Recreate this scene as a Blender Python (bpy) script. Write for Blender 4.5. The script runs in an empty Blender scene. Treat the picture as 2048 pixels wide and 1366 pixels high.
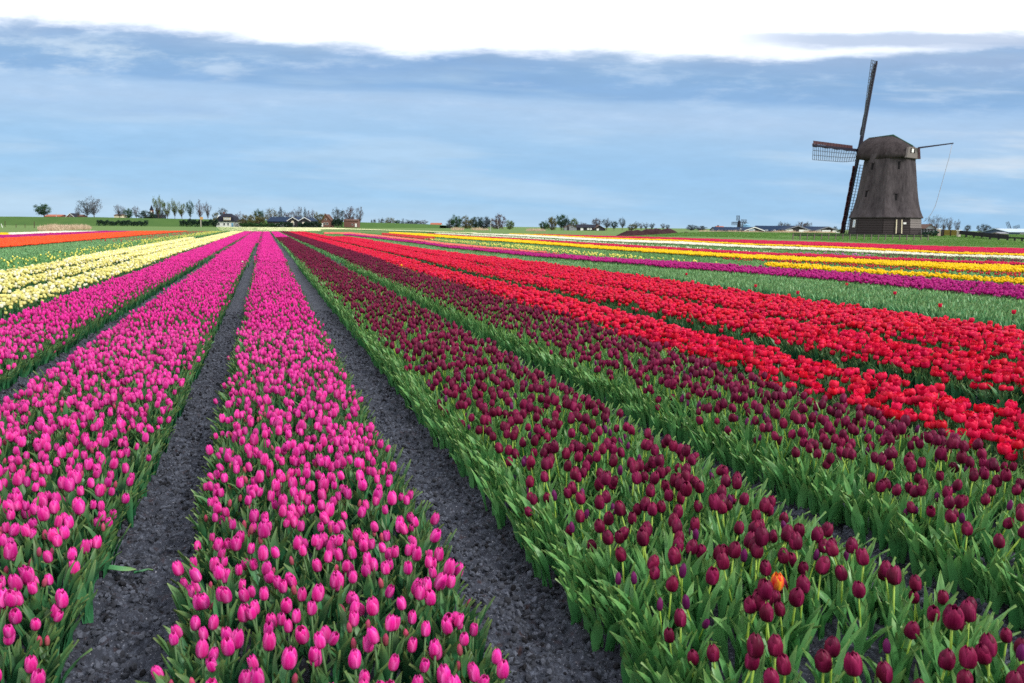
import bpy, math, random
import numpy as np
from mathutils import Vector, Matrix

rng = np.random.default_rng(11)
random.seed(11)
S = bpy.context.scene
COL = S.collection

# ------------------------------------------------------------------ camera
H = 1.5                                   # eye height, metres
F = 1593.0                                # focal length in pixels of a 2048 px wide frame
ROLL = 0.0091
_a, _b = (529.5 - 1024) / F, (683 - 449) / F      # where the flower rows vanish
_a0 = _a * math.cos(ROLL) - _b * math.sin(ROLL)
_b0 = _a * math.sin(ROLL) + _b * math.cos(ROLL)
PITCH = math.atan(_b0)
PSI = math.atan(-_a0 * math.cos(PITCH))
HEAD = np.array([math.sin(PSI), math.cos(PSI), 0.0])
RIGHT = np.array([math.cos(PSI), -math.sin(PSI), 0.0])
FWD = HEAD * math.cos(PITCH) - np.array([0, 0, 1.0]) * math.sin(PITCH)
UP = HEAD * math.sin(PITCH) + np.array([0, 0, 1.0]) * math.cos(PITCH)
CR = RIGHT * math.cos(ROLL) + UP * math.sin(ROLL)
CU = UP * math.cos(ROLL) - RIGHT * math.sin(ROLL)
EYE = np.array([0, 0, H])

cam_d = bpy.data.cameras.new("camera")
cam = bpy.data.objects.new("camera", cam_d)
COL.objects.link(cam)
cam_d.sensor_width = 36.0
cam_d.lens = F / 2048 * 36
cam_d.clip_start = 0.05
cam_d.clip_end = 20000
cam.matrix_world = Matrix(((CR[0], CU[0], -FWD[0], 0), (CR[1], CU[1], -FWD[1], 0), (CR[2], CU[2], -FWD[2], H), (0, 0, 0, 1)))
cam_d.dof.use_dof = True
cam_d.dof.focus_distance = 6.5
cam_d.dof.aperture_fstop = 6.3
S.camera = cam

# ------------------------------------------------------------------ sky, sun, exposure
W = bpy.data.worlds.new("World")
S.world = W
W.use_nodes = True
SUN_EL, SUN_AZ = math.radians(38), PSI + math.radians(118)     # azimuth clockwise from +Y


def build_sky():
    nt = W.node_tree
    nt.nodes.clear()
    N, L = nt.nodes, nt.links

    def nd(t, **k):
        n = N.new(t)
        for a, b in k.items():
            setattr(n, a, b)
        return n

    def mth(op, a, b=None, c=None, clamp=False):
        n = nd('ShaderNodeMath', operation=op, use_clamp=clamp)
        for i, v in enumerate((a, b, c)):
            if v is None:
                continue
            if isinstance(v, (int, float)):
                n.inputs[i].default_value = v
            else:
                L.new(v, n.inputs[i])
        return n.outputs[0]

    def mix(f, a, b):
        n = nd('ShaderNodeMix', data_type='RGBA')
        for s, v in ((n.inputs[0], f), (n.inputs[6], a), (n.inputs[7], b)):
            if isinstance(v, (tuple, float, int)):
                s.default_value = (*v, 1) if isinstance(v, tuple) else v
            else:
                L.new(v, s)
        return n.outputs[2]

    def dotv(v):
        n = nd('ShaderNodeVectorMath', operation='DOT_PRODUCT')
        L.new(geo, n.inputs[0])
        n.inputs[1].default_value = tuple(v)
        return n.outputs['Value']

    def noise(vec, scale, detail=4, rough=0.5, lac=2.0):
        n = nd('ShaderNodeTexNoise')
        n.inputs['Scale'].default_value = scale
        n.inputs['Detail'].default_value = detail
        n.inputs['Roughness'].default_value = rough
        n.inputs['Lacunarity'].default_value = lac
        L.new(vec, n.inputs['Vector'])
        return mth('SUBTRACT', n.outputs['Fac'], 0.5)

    def comb(x, y, z):
        n = nd('ShaderNodeCombineXYZ')
        for i, v in enumerate((x, y, z)):
            if isinstance(v, (int, float)):
                n.inputs[i].default_value = v
            else:
                L.new(v, n.inputs[i])
        return n.outputs[0]

    def smooth(v, lo, hi):
        n = nd('ShaderNodeMapRange', interpolation_type='SMOOTHSTEP')
        L.new(v, n.inputs['Value'])
        n.inputs['From Min'].default_value = lo
        n.inputs['From Max'].default_value = hi
        return n.outputs['Result']

    geo = nd('ShaderNodeTexCoord').outputs['Generated']
    z0 = dotv((0, 0, 1))
    u0 = dotv(RIGHT)
    w = dotv(HEAD)
    # streaks: long across the sky, thin in elevation, tilting gently down to one side
    wm = mth('MAXIMUM', w, 0.22)
    z = mth('DIVIDE', z0, wm)
    u = mth('DIVIDE', u0, wm)
    zt = mth('ADD', z, mth('MULTIPLY', u, 0.035))
    p1 = comb(mth('MULTIPLY', u, 1.6), mth('MULTIPLY', w, 1.6), mth('MULTIPLY', zt, 16.0))
    p2 = comb(mth('MULTIPLY', u, 3.0), mth('MULTIPLY', w, 3.0), mth('MULTIPLY', zt, 34.0))
    p3 = comb(mth('MULTIPLY', u, 9.0), mth('MULTIPLY', w, 9.0), mth('MULTIPLY', z, 40.0))
    n1 = noise(p1, 1.0, 3)
    n2 = noise(p2, 1.0, 5, 0.55)
    n3 = noise(p3, 1.0, 6, 0.6)
    hz = mth('ADD', zt, mth('ADD', mth('MULTIPLY', n1, 0.050), mth('MULTIPLY', n2, 0.026)))
    ramp = nd('ShaderNodeValToRGB')
    cr = ramp.color_ramp
    stops = [(0.000, (0.42, 0.60, 0.78)), (0.03, (0.31, 0.53, 0.77)), (0.075, (0.285, 0.50, 0.755)), (0.105, (0.32, 0.52, 0.76)),
             (0.137, (0.38, 0.54, 0.755)), (0.152, (0.35, 0.52, 0.75)), (0.163, (0.235, 0.41, 0.67)), (0.190, (0.235, 0.40, 0.64)), (0.215, (0.30, 0.43, 0.645)), (0.31, (0.34, 0.46, 0.65))]
    cr.elements[0].position = 0.0
    cr.elements[0].color = (*stops[0][1], 1)
    cr.elements[1].position = stops[-1][0] / 0.32
    cr.elements[1].color = (*stops[-1][1], 1)
    for pz, c in stops[1:-1]:
        e = cr.elements.new(pz / 0.32)
        e.color = (*c, 1)
    L.new(mth('DIVIDE', hz, 0.32, clamp=True), ramp.inputs['Fac'])
    deck = ramp.outputs['Color']
    # pale streaks inside the blue deck
    st = smooth(mth('ADD', n2, mth('MULTIPLY', n1, 0.8)), 0.02, 0.28)
    deck = mix(mth('MULTIPLY', st, 0.45), deck, (0.47, 0.63, 0.80))
    dk = smooth(mth('ADD', n1, mth('MULTIPLY', n3, 0.35)), 0.02, 0.22)
    deck = mix(mth('MULTIPLY', mth('MULTIPLY', dk, smooth(z, 0.10, 0.17)), 0.65), deck, (0.19, 0.35, 0.62))
    deck = mix(mth('MULTIPLY', smooth(n3, 0.02, 0.22), mth('MULTIPLY', smooth(z, 0.08, 0.20), 0.45)), deck, (0.53, 0.65, 0.80))
    st2 = smooth(n2, 0.05, 0.30)
    side = smooth(u, 0.22, 0.55)
    deck = mix(mth('MULTIPLY', mth('MULTIPLY', st2, side), 0.7), deck, (0.64, 0.71, 0.80))
    # light bands just under the edge of the deck on the other side
    lft = smooth(u, -0.1, -0.5)
    bl = mth('MULTIPLY', smooth(z, 0.165, 0.20), smooth(z, 0.235, 0.205))
    deck = mix(mth('MULTIPLY', mth('MULTIPLY', lft, bl), mth('MULTIPLY', smooth(n3, -0.08, 0.15), 0.75)), deck, (0.56, 0.68, 0.81))
    n4 = noise(comb(mth('MULTIPLY', u, 22.0), mth('MULTIPLY', w, 22.0), mth('MULTIPLY', z, 110.0)), 1.0, 5, 0.65)
    mot = mth('ADD', 1.0, mth('ADD', mth('MULTIPLY', n4, 0.16), mth('MULTIPLY', n3, 0.14)))
    vm = nd('ShaderNodeVectorMath', operation='SCALE')
    L.new(deck, vm.inputs[0])
    L.new(mot, vm.inputs['Scale'])
    deck = vm.outputs[0]
    # white open sky above the deck
    edge = mth('ADD', mth('SUBTRACT', z, 0.209), mth('MULTIPLY', u, 0.016))
    edge = mth('SUBTRACT', edge, mth('MULTIPLY', smooth(u, -0.15, -0.62), 0.022))
    edge = mth('SUBTRACT', edge, mth('MULTIPLY', smooth(u, 0.30, 0.66), 0.026))
    edge = mth('ADD', edge, mth('ADD', mth('MULTIPLY', n3, 0.036), mth('MULTIPLY', n1, 0.016)))
    ef = mth('MULTIPLY', smooth(edge, -0.009, 0.008), mth('ADD', 0.72, mth('MULTIPLY', smooth(edge, 0.004, 0.045), 0.28)))
    white_n = noise(comb(mth('DIVIDE', u, mth('ADD', z, 0.25)), mth('DIVIDE', w, mth('ADD', z, 0.25)), 0.0), 1.7, 5, 0.55)
    white = mix(smooth(white_n, -0.02, 0.22), (1.28, 1.28, 1.30), (1.10, 1.16, 1.26))
    sky = mix(ef, deck, white)
    # dark wisps drifting over the white opening
    wz = mth('ADD', z, mth('ADD', mth('MULTIPLY', n3, 0.020), mth('MULTIPLY', n2, 0.016)))
    wis = mth('MULTIPLY', mth('MULTIPLY', smooth(wz, 0.214, 0.223), smooth(wz, 0.238, 0.228)), smooth(mth('ADD', u, mth('MULTIPLY', n1, 0.25)), 0.22, 0.42))
    sky = mix(mth('MULTIPLY', wis, 0.8), sky, (0.40, 0.50, 0.68))
    # clear Nishita sky shows faintly through
    ns = nd('ShaderNodeTexSky', sky_type='NISHITA')
    ns.sun_disc = False
    ns.sun_elevation = SUN_EL
    ns.sun_rotation = SUN_AZ
    bg1 = nd('ShaderNodeBackground')
    L.new(ns.outputs[0], bg1.inputs['Color'])
    bg1.inputs['Strength'].default_value = 0.1
    bg2 = nd('ShaderNodeBackground')
    L.new(sky, bg2.inputs['Color'])
    bg2.inputs['Strength'].default_value = 1.0
    ms = nd('ShaderNodeMixShader')
    ms.inputs[0].default_value = 0.92
    L.new(bg1.outputs[0], ms.inputs[1])
    L.new(bg2.outputs[0], ms.inputs[2])
    out = nd('ShaderNodeOutputWorld')
    L.new(ms.outputs[0], out.inputs['Surface'])
    W.cycles.sampling_method = 'MANUAL'
    W.cycles.sample_map_resolution = 512


build_sky()
sun_d = bpy.data.lights.new("sun", 'SUN')
sun_d.energy = 2.6
sun_d.angle = math.radians(10)
sun_d.color = (1.0, 0.95, 0.88)
sun = bpy.data.objects.new("sun", sun_d)
COL.objects.link(sun)
_sd = Vector((math.sin(SUN_AZ) * math.cos(SUN_EL), math.cos(SUN_AZ) * math.cos(SUN_EL), math.sin(SUN_EL)))
sun.rotation_euler = _sd.to_track_quat('Z', 'Y').to_euler()
S.view_settings.view_transform = 'Standard'
S.view_settings.look = 'None'
S.view_settings.gamma = 1.0
S.view_settings.use_curve_mapping = False
S.view_settings.exposure = 0.22
S.cycles.max_bounces = 6
S.cycles.diffuse_bounces = 2
S.cycles.transmission_bounces = 3
S.cycles.glossy_bounces = 2
S.cycles.transparent_max_bounces = 4
S.cycles.use_denoising = False


# ------------------------------------------------------------------ pixel <-> place
def project(P):
    P = np.asarray(P, float).reshape(-1, 3) - EYE
    r, c, f = P @ CR, P @ CU, P @ FWD
    f = np.where(f < 1e-3, 1e-3, f)
    return 1024 + F * r / f, 683 - F * c / f, P @ HEAD


def ray(px, py):
    return (np.multiply.outer((np.asarray(px, float) - 1024) / F, CR) + np.multiply.outer((683 - np.asarray(py, float)) / F, CU) + FWD)


def at(px, py, D):
    """the point seen at a pixel at a horizontal distance D"""
    d = ray(px, py)
    return EYE + d * (D / (d @ HEAD))


def on_plane(px, py, z=0.0):
    d = ray(px, py)
    t = (z - H) / d[..., 2]
    return EYE + d * np.asarray(t)[..., None]


HP = 0.25                                  # height of the flower carpet


def slope_x(s, z=HP):
    return float(on_plane(529.5 + s * 400, 849.0, z)[0])


# ------------------------------------------------------------------ mesh helpers
class MB:
    """collects shapes; build() links them as one mesh object"""

    def __init__(self):
        self.v, self.f, self.m, self.t = [], [], [], []
        self.n = 0

    def add(self, V, Fc, mat=0, tc=None):
        V = np.asarray(V, float)
        self.v.append(V)
        self.t.append(np.tile((0.5, 0.5, 0.0), (len(V), 1)) if tc is None else np.broadcast_to(np.asarray(tc, float), (len(V), 3)))
        for q in Fc:
            self.f.append(tuple(int(i) + self.n for i in q))
            self.m.append(mat)
        self.n += len(V)
        return self

    def box(self, c, s, mat=0, M=None, taper=1.0):
        x, y, z = np.array(s) / 2
        V = np.array([(-x, -y, -z), (x, -y, -z), (x, y, -z), (-x, y, -z), (-x * taper, -y * taper, z), (x * taper, -y * taper, z), (x * taper, y * taper, z), (-x * taper, y * taper, z)])
        if M is not None:
            V = V @ np.array(M).T
        return self.add(V + np.array(c), [(3, 2, 1, 0), (4, 5, 6, 7), (0, 1, 5, 4), (1, 2, 6, 5), (2, 3, 7, 6), (3, 0, 4, 7)], mat)

    def bar(self, a, b, w0, w1=None, mat=0, side=None, depth=None):
        """square bar from a to b"""
        a, b = np.asarray(a, float), np.asarray(b, float)
        w1 = w0 if w1 is None else w1
        d = (b - a) / (np.linalg.norm(b - a) + 1e-12)
        s = np.cross(d, (0, 0, 1)) if side is None else np.asarray(side, float)
        if np.linalg.norm(s) < 1e-3:
            s = np.array([1.0, 0, 0])
        s = s - d * (s @ d)
        s /= np.linalg.norm(s)
        t = np.cross(d, s)
        k = 1.0 if depth is None else depth
        V = [p + s * w * i / 2 + t * w * k * j / 2 for p, w in ((a, w0), (b, w1)) for i, j in ((-1, -1), (1, -1), (1, 1), (-1, 1))]
        return self.add(V, [(3, 2, 1, 0), (4, 5, 6, 7), (0, 1, 5, 4), (1, 2, 6, 5), (2, 3, 7, 6), (3, 0, 4, 7)], mat)

    def tube(self, pts, rad, n=6, mat=0, tc=None, cap=True):
        pts = np.asarray(pts, float)
        rad = np.broadcast_to(np.asarray(rad, float), (len(pts),))
        V = []
        for i, p in enumerate(pts):
            d = pts[min(i + 1, len(pts) - 1)] - pts[max(i - 1, 0)]
            d = d / (np.linalg.norm(d) + 1e-12)
            s = np.cross(d, (0.13, 0.9, 0.21))
            s /= np.linalg.norm(s) + 1e-12
            t = np.cross(d, s)
            for k in range(n):
                a = 2 * math.pi * k / n
                V.append(p + rad[i] * (s * math.cos(a) + t * math.sin(a)))
        Fc = [(i * n + k, i * n + (k + 1) % n, (i + 1) * n + (k + 1) % n, (i + 1) * n + k) for i in range(len(pts) - 1) for k in range(n)]
        if cap:
            Fc += [tuple(range(n))[::-1], tuple((len(pts) - 1) * n + k for k in range(n))]
        return self.add(V, Fc, mat, tc)

    def prism(self, poly, y0, y1, mat=0):
        """an x-z outline pushed from y0 to y1"""
        n = len(poly)
        V = [(x, y0, z) for x, z in poly] + [(x, y1, z) for x, z in poly]
        Fc = [tuple(range(n)), tuple(range(2 * n - 1, n - 1, -1))] + [(i, i + n, (i + 1) % n + n, (i + 1) % n) for i in range(n)]
        return self.add(V, Fc, mat)

    def mesh(self, name, mats, smooth=False):
        me = bpy.data.meshes.new(name)
        V = np.concatenate(self.v) if self.v else np.zeros((0, 3))
        me.from_pydata(V.tolist(), [], self.f)
        for m in (mats if isinstance(mats, (list, tuple)) else [mats]):
            me.materials.append(m)
        if len(self.f):
            me.polygons.foreach_set('material_index', np.array(self.m, dtype=np.int32))
            me.polygons.foreach_set('use_smooth', np.full(len(self.f), smooth))
            ca = me.attributes.new('tc', 'FLOAT_COLOR', 'POINT')
            T = np.concatenate(self.t)
            ca.data.foreach_set('color', np.concatenate([T, np.ones((len(T), 1))], 1).astype(np.float32).ravel())
        me.update()
        return me

    def build(self, name, mats, parent=None, smooth=False, **k):
        return link(name, self.mesh(name, mats, smooth), parent, **k)


def tag(o, label=None, category=None, group=None, kind=None):
    for k, v in (('label', label), ('category', category), ('group', group), ('kind', kind)):
        if v is not None:
            o[k] = v
    return o


def link(name, data, parent=None, loc=None, rz=None, **k):
    o = bpy.data.objects.new(name, data)
    COL.objects.link(o)
    if parent is not None:
        o.parent = parent
    if loc is not None:
        o.location = loc
    if rz is not None:
        o.rotation_euler = (0, 0, rz)
    return tag(o, **k)


def thing(name, label, category, loc=(0, 0, 0), rz=0.0, group=None, s=None):
    o = link(name, None, loc=tuple(loc), rz=rz, label=label, category=category, group=group)
    o.empty_display_size = 0.1
    if s is not None:
        o.scale = s
    return o


def facing(px):
    """z rotation that turns local -y towards the camera from image column px"""
    return -(PSI + math.atan((px - 1024) / F))


# ------------------------------------------------------------------ materials
class Mat:
    def __init__(self, name):
        self.m = bpy.data.materials.new(name)
        self.m.use_nodes = True
        self.nt = self.m.node_tree
        self.b = self.nt.nodes['Principled BSDF']
        self.out = self.nt.nodes['Material Output']

    def n(self, t, **k):
        x = self.nt.nodes.new(t)
        for a, b in k.items():
            setattr(x, a, b)
        return x

    def l(self, a, b):
        self.nt.links.new(a, b)

    def set(self, s, v):
        if isinstance(v, (int, float)):
            s.default_value = v
        elif isinstance(v, tuple):
            s.default_value = (*v, 1) if len(v) == 3 and s.type == 'RGBA' else v
        else:
            self.l(v, s)

    def math(self, op, a, b=0.0, clamp=False):
        x = self.n('ShaderNodeMath', operation=op, use_clamp=clamp)
        self.set(x.inputs[0], a)
        self.set(x.inputs[1], b)
        return x.outputs[0]

    def mix(self, f, a, b, blend='MIX'):
        x = self.n('ShaderNodeMix', data_type='RGBA', blend_type=blend)
        self.set(x.inputs[0], f)
        self.set(x.inputs[6], a)
        self.set(x.inputs[7], b)
        return x.outputs[2]

    def noise(self, scale, detail=4, rough=0.55, coord='Object', stretch=None):
        t = self.n('ShaderNodeNewGeometry').outputs['Position'] if coord == 'World' else self.n('ShaderNodeTexCoord').outputs[coord]
        if stretch:
            mp = self.n('ShaderNodeMapping')
            self.l(t, mp.inputs[0])
            mp.inputs['Scale'].default_value = stretch
            t = mp.outputs[0]
        x = self.n('ShaderNodeTexNoise')
        self.l(t, x.inputs['Vector'])
        x.inputs['Scale'].default_value = scale
        x.inputs['Detail'].default_value = detail
        x.inputs['Roughness'].default_value = rough
        return x.outputs['Fac']

    def step(self, v, lo, hi):
        x = self.n('ShaderNodeMapRange')
        self.l(v, x.inputs[0])
        x.inputs[1].default_value, x.inputs[2].default_value = lo, hi
        return x.outputs[0]

    def tc(self):
        a = self.n('ShaderNodeAttribute', attribute_name='tc')
        s = self.n('ShaderNodeSeparateColor')
        self.l(a.outputs['Color'], s.inputs[0])
        return s.outputs

    def rnd(self):
        return self.n('ShaderNodeObjectInfo').outputs['Random']

    def hsv(self, c, h=0.5, s=1.0, v=1.0):
        x = self.n('ShaderNodeHueSaturation')
        self.set(x.inputs['Hue'], h)
        self.set(x.inputs['Saturation'], s)
        self.set(x.inputs['Value'], v)
        self.set(x.inputs['Color'], c)
        return x.outputs[0]

    def bump(self, h, strength=0.4, dist=0.02):
        x = self.n('ShaderNodeBump')
        x.inputs['Strength'].default_value = strength
        x.inputs['Distance'].default_value = dist
        self.l(h, x.inputs['Height'])
        self.l(x.outputs[0], self.b.inputs['Normal'])

    def done(self, col, rough=0.7, spec=0.3, translucent=0.0):
        self.set(self.b.inputs['Base Color'], col)
        self.set(self.b.inputs['Roughness'], rough)
        self.b.inputs['Specular IOR Level'].default_value = spec
        if translucent:
            t = self.n('ShaderNodeBsdfTranslucent')
            self.set(t.inputs[0], col)
            ms = self.n('ShaderNodeMixShader')
            ms.inputs[0].default_value = translucent
            self.l(self.b.outputs[0], ms.inputs[1])
            self.l(t.outputs[0], ms.inputs[2])
            self.l(ms.outputs[0], self.out.inputs[0])
        return self.m


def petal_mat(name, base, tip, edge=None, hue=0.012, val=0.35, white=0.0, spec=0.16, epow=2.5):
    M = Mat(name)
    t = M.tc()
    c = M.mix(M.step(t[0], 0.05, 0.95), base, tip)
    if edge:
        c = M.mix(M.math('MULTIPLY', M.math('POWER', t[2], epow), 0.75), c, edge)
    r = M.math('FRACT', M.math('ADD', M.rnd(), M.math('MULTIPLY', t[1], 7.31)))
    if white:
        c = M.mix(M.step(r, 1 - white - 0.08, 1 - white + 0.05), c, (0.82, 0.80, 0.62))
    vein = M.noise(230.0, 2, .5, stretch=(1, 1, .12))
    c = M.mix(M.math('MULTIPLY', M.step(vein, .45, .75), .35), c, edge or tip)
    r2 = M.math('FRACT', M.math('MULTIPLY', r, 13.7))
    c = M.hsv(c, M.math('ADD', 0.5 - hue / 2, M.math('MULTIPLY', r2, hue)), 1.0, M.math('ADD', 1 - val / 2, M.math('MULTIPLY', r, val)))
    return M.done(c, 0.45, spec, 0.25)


def leaf_mat(name, a, b, tip=(0.30, 0.33, 0.07)):
    M = Mat(name)
    t = M.tc()
    r = M.math('FRACT', M.math('ADD', M.rnd(), M.math('MULTIPLY', t[1], 5.7)))
    c = M.mix(r, a, b)
    c = M.mix(M.math('MULTIPLY', M.math('POWER', t[0], 4.0), 0.45), c, tip)
    c = M.hsv(c, 0.5, 1.0, M.math('ADD', 0.75, M.math('MULTIPLY', M.noise(9.0, 3), 0.5)))
    return M.done(c, 0.40, 0.32, 0.16)


def plain(name, col, rough=0.75, spec=0.25, var=0.3, scale=1.5, stretch=None, bump=None, dark=None):
    M = Mat(name)
    n = M.noise(scale, 5, 0.6, stretch=stretch)
    c = M.hsv(col, 0.5, 1.0, M.math('ADD', 1 - var / 2, M.math('MULTIPLY', n, var)))
    if dark:
        c = M.mix(M.step(M.noise(scale * 3.1, 6, 0.7, stretch=stretch), 0.5, 0.75), c, dark)
    if bump:
        M.bump(n, bump[0], bump[1])
    return M.done(c, rough, spec)


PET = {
    'pink': petal_mat('pink_petal', (0.48, 0.004, 0.13), (0.70, 0.010, 0.29), (0.88, 0.18, 0.55), val=0.5),  # pale edge tone also paints highlight streaks into the petals
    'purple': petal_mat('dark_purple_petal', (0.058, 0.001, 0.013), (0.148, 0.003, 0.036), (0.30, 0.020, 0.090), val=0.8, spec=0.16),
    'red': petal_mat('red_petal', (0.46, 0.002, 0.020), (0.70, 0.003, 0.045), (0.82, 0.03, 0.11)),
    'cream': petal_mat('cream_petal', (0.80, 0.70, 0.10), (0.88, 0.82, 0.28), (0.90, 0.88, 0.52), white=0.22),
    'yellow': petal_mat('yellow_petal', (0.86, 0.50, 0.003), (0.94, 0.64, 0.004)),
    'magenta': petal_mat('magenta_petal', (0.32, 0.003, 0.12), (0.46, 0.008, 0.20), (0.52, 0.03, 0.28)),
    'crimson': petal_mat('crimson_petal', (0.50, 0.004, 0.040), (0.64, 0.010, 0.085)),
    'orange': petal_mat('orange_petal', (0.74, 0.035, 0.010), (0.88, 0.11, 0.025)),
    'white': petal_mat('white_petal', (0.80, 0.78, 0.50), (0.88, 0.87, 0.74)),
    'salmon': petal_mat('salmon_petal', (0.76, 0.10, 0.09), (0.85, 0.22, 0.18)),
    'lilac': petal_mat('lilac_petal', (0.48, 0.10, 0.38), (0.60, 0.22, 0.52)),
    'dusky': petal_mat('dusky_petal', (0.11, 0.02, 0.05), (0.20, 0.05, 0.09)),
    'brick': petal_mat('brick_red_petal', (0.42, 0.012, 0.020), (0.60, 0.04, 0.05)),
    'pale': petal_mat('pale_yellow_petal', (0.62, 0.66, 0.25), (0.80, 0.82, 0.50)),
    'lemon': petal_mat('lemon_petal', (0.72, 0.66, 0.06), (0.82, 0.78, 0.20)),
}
PINK_BUD = petal_mat('pink_bud', (0.22, 0.10, 0.06), (0.55, 0.06, 0.17))
PURPLE_BUD = petal_mat('purple_bud', (0.10, 0.01, 0.07), (0.15, 0.012, 0.10))
ORANGE_FLAME = petal_mat('flamed_petal', (0.62, 0.006, 0.045), (0.74, 0.022, 0.03), (1.0, 0.60, 0.02), epow=2.4)
LEAF = leaf_mat('tulip_leaf', (0.010, 0.090, 0.040), (0.050, 0.215, 0.088))
LEAF_BLUE = leaf_mat('blue_green_leaf', (0.035, 0.220, 0.085), (0.120, 0.370, 0.155), (0.46, 0.48, 0.16))
LEAF_LIGHT = leaf_mat('light_green_leaf', (0.046, 0.215, 0.066), (0.130, 0.380, 0.125))
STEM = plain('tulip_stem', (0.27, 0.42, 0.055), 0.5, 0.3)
STEM_DARK = plain('dark_green_stem', (0.07, 0.15, 0.05), 0.5, 0.3)  # darker green stem for every kind except the purple


def soil_mat():
    M = Mat('soil')
    n1 = M.noise(3.0, 4, 0.6, 'World')
    n2 = M.noise(40.0, 5, 0.7, 'World')
    c = M.mix(n1, (0.013, 0.0155, 0.024), (0.048, 0.055, 0.077))
    c = M.mix(M.step(n2, 0.50, 0.68), c, (0.105, 0.121, 0.163))
    c = M.mix(M.step(M.noise(120.0, 2, 0.5, 'World'), 0.66, 0.74), c, (0.34, 0.35, 0.40))
    c = M.mix(M.step(M.noise(26.0, 3, 0.5, 'World'), 0.58, 0.75), c, (0.034, 0.020, 0.023))
    M.bump(n2, 0.8, 0.02)
    return M.done(c, 0.85, 0.25)


def clod_mat():
    M = Mat('soil_clod')
    c = M.mix(M.rnd(), (0.008, 0.008, 0.011), (0.105, 0.118, 0.155))
    M.bump(M.noise(60.0, 3, 0.6), 0.5, 0.01)
    return M.done(c, 0.85, 0.25)


def ground_mat():
    M = Mat('pasture')
    n1 = M.noise(0.02, 5, 0.6, 'World')
    n2 = M.noise(0.6, 6, 0.65, 'World')
    c = M.mix(n1, (0.065, 0.135, 0.034), (0.120, 0.195, 0.055))
    c = M.mix(M.step(n2, 0.4, 0.8), c, (0.150, 0.215, 0.060))
    return M.done(c, 0.9, 0.1)


SOIL, CLOD, PASTURE = soil_mat(), clod_mat(), ground_mat()


def dike_mat():
    M = Mat('dike_grass')
    n = M.noise(0.15, 6, 0.7, 'World')
    c = M.mix(n, (0.030, 0.082, 0.020), (0.078, 0.140, 0.036))
    return M.done(c, 0.9, 0.1)


DIKE = dike_mat()
GRASS = leaf_mat('grass_blade', (0.050, 0.190, 0.022), (0.125, 0.270, 0.045), (0.26, 0.27, 0.08))
REED = leaf_mat('dry_reed', (0.46, 0.33, 0.21), (0.62, 0.47, 0.34), (0.64, 0.50, 0.38))


# ------------------------------------------------------------------ tulip shapes
PT = np.array([0, .10, .25, .45, .65, .85, 1.0])
PW = (np.array([0, .25, .5, .75, .9, 1.0]), np.array([.42, .95, 1.0, .88, .58, .10]))


def petal(mb, H_, R, a0, top, mid=1.0, half=1.12, push=1.0, nt=7, ns=5, seed=0.5, wob=0.0, mat=0, tw=0.0):
    rr = np.array([.12, .60, .92, 1.0 * mid, .97 * mid, top + (mid * .97 - top) * .58, top])
    zz = np.array([0, .05, .17, .41, .65, .87, 1.0])
    V, T = [], []
    for i in range(nt):
        t = i / (nt - 1)
        r, z, w = np.interp(t, PT, rr), np.interp(t, PT, zz), np.interp(t, *PW)
        for j in range(ns):
            s = -1 + 2 * j / (ns - 1)
            a = a0 + s * w * half + tw * t
            rad = R * r * (push - 0.05 * abs(s) ** 2 - 0.035 * math.exp(-(s / .22) ** 2) * math.sin(math.pi * min(t * 1.1, 1)) + wob * math.sin(3 * s + 5 * t + a0))
            V.append((rad * math.cos(a), rad * math.sin(a), H_ * (z - 0.05 * s * s * t)))
            T.append((t, seed, abs(s)))
    Fc = [(i * ns + j, i * ns + j + 1, (i + 1) * ns + j + 1, (i + 1) * ns + j) for i in range(nt - 1) for j in range(ns - 1)]
    mb.add(V, Fc, mat, np.array(T))


def leaf(mb, L_, w, bend, az, base=(0, 0, 0), lean0=0.12, n=7, ns=4, seed=0.5, mat=0, fold=0.35, curl=0.0):
    """a broad lance-shaped leaf folded along its middle, rising and then bending outwards"""
    p = np.array(base, float)
    th = lean0
    ca, sa = math.cos(az), math.sin(az)
    V, T = [], []
    for i in range(n):
        t = i / (n - 1)
        wd = w * (0.55 + 1.1 * t) if t < .35 else w * np.interp(t, [.35, .5, .7, .88, 1], [.935, 1, .82, .42, .03])
        d = np.array([math.sin(th) * ca, math.sin(th) * sa, math.cos(th)])
        nrm = np.array([-math.cos(th) * ca, -math.cos(th) * sa, math.sin(th)])
        sd = np.array([-sa, ca, 0])
        tw = curl * t
        sd2 = sd * math.cos(tw) + nrm * math.sin(tw)
        nr2 = nrm * math.cos(tw) - sd * math.sin(tw)
        for j in range(ns):
            s = -1 + 2 * j / (ns - 1)
            V.append(p + sd2 * (s * wd / 2 + .10 * wd * math.sin(5.5 * t + seed * 9)) + nr2 * (abs(s) * wd * fold * (1 - .5 * t)) + nr2 * 0.004 * math.sin(9 * t + 4 * s + seed * 20))
            T.append((t, seed, abs(s)))
        p = p + d * L_ / (n - 1)
        th += bend / (n - 1) * (0.4 + 1.4 * t)
    Fc = [(i * ns + j, i * ns + j + 1, (i + 1) * ns + j + 1, (i + 1) * ns + j) for i in range(n - 1) for j in range(ns - 1)]
    mb.add(V, Fc, mat, np.array(T))


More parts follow.
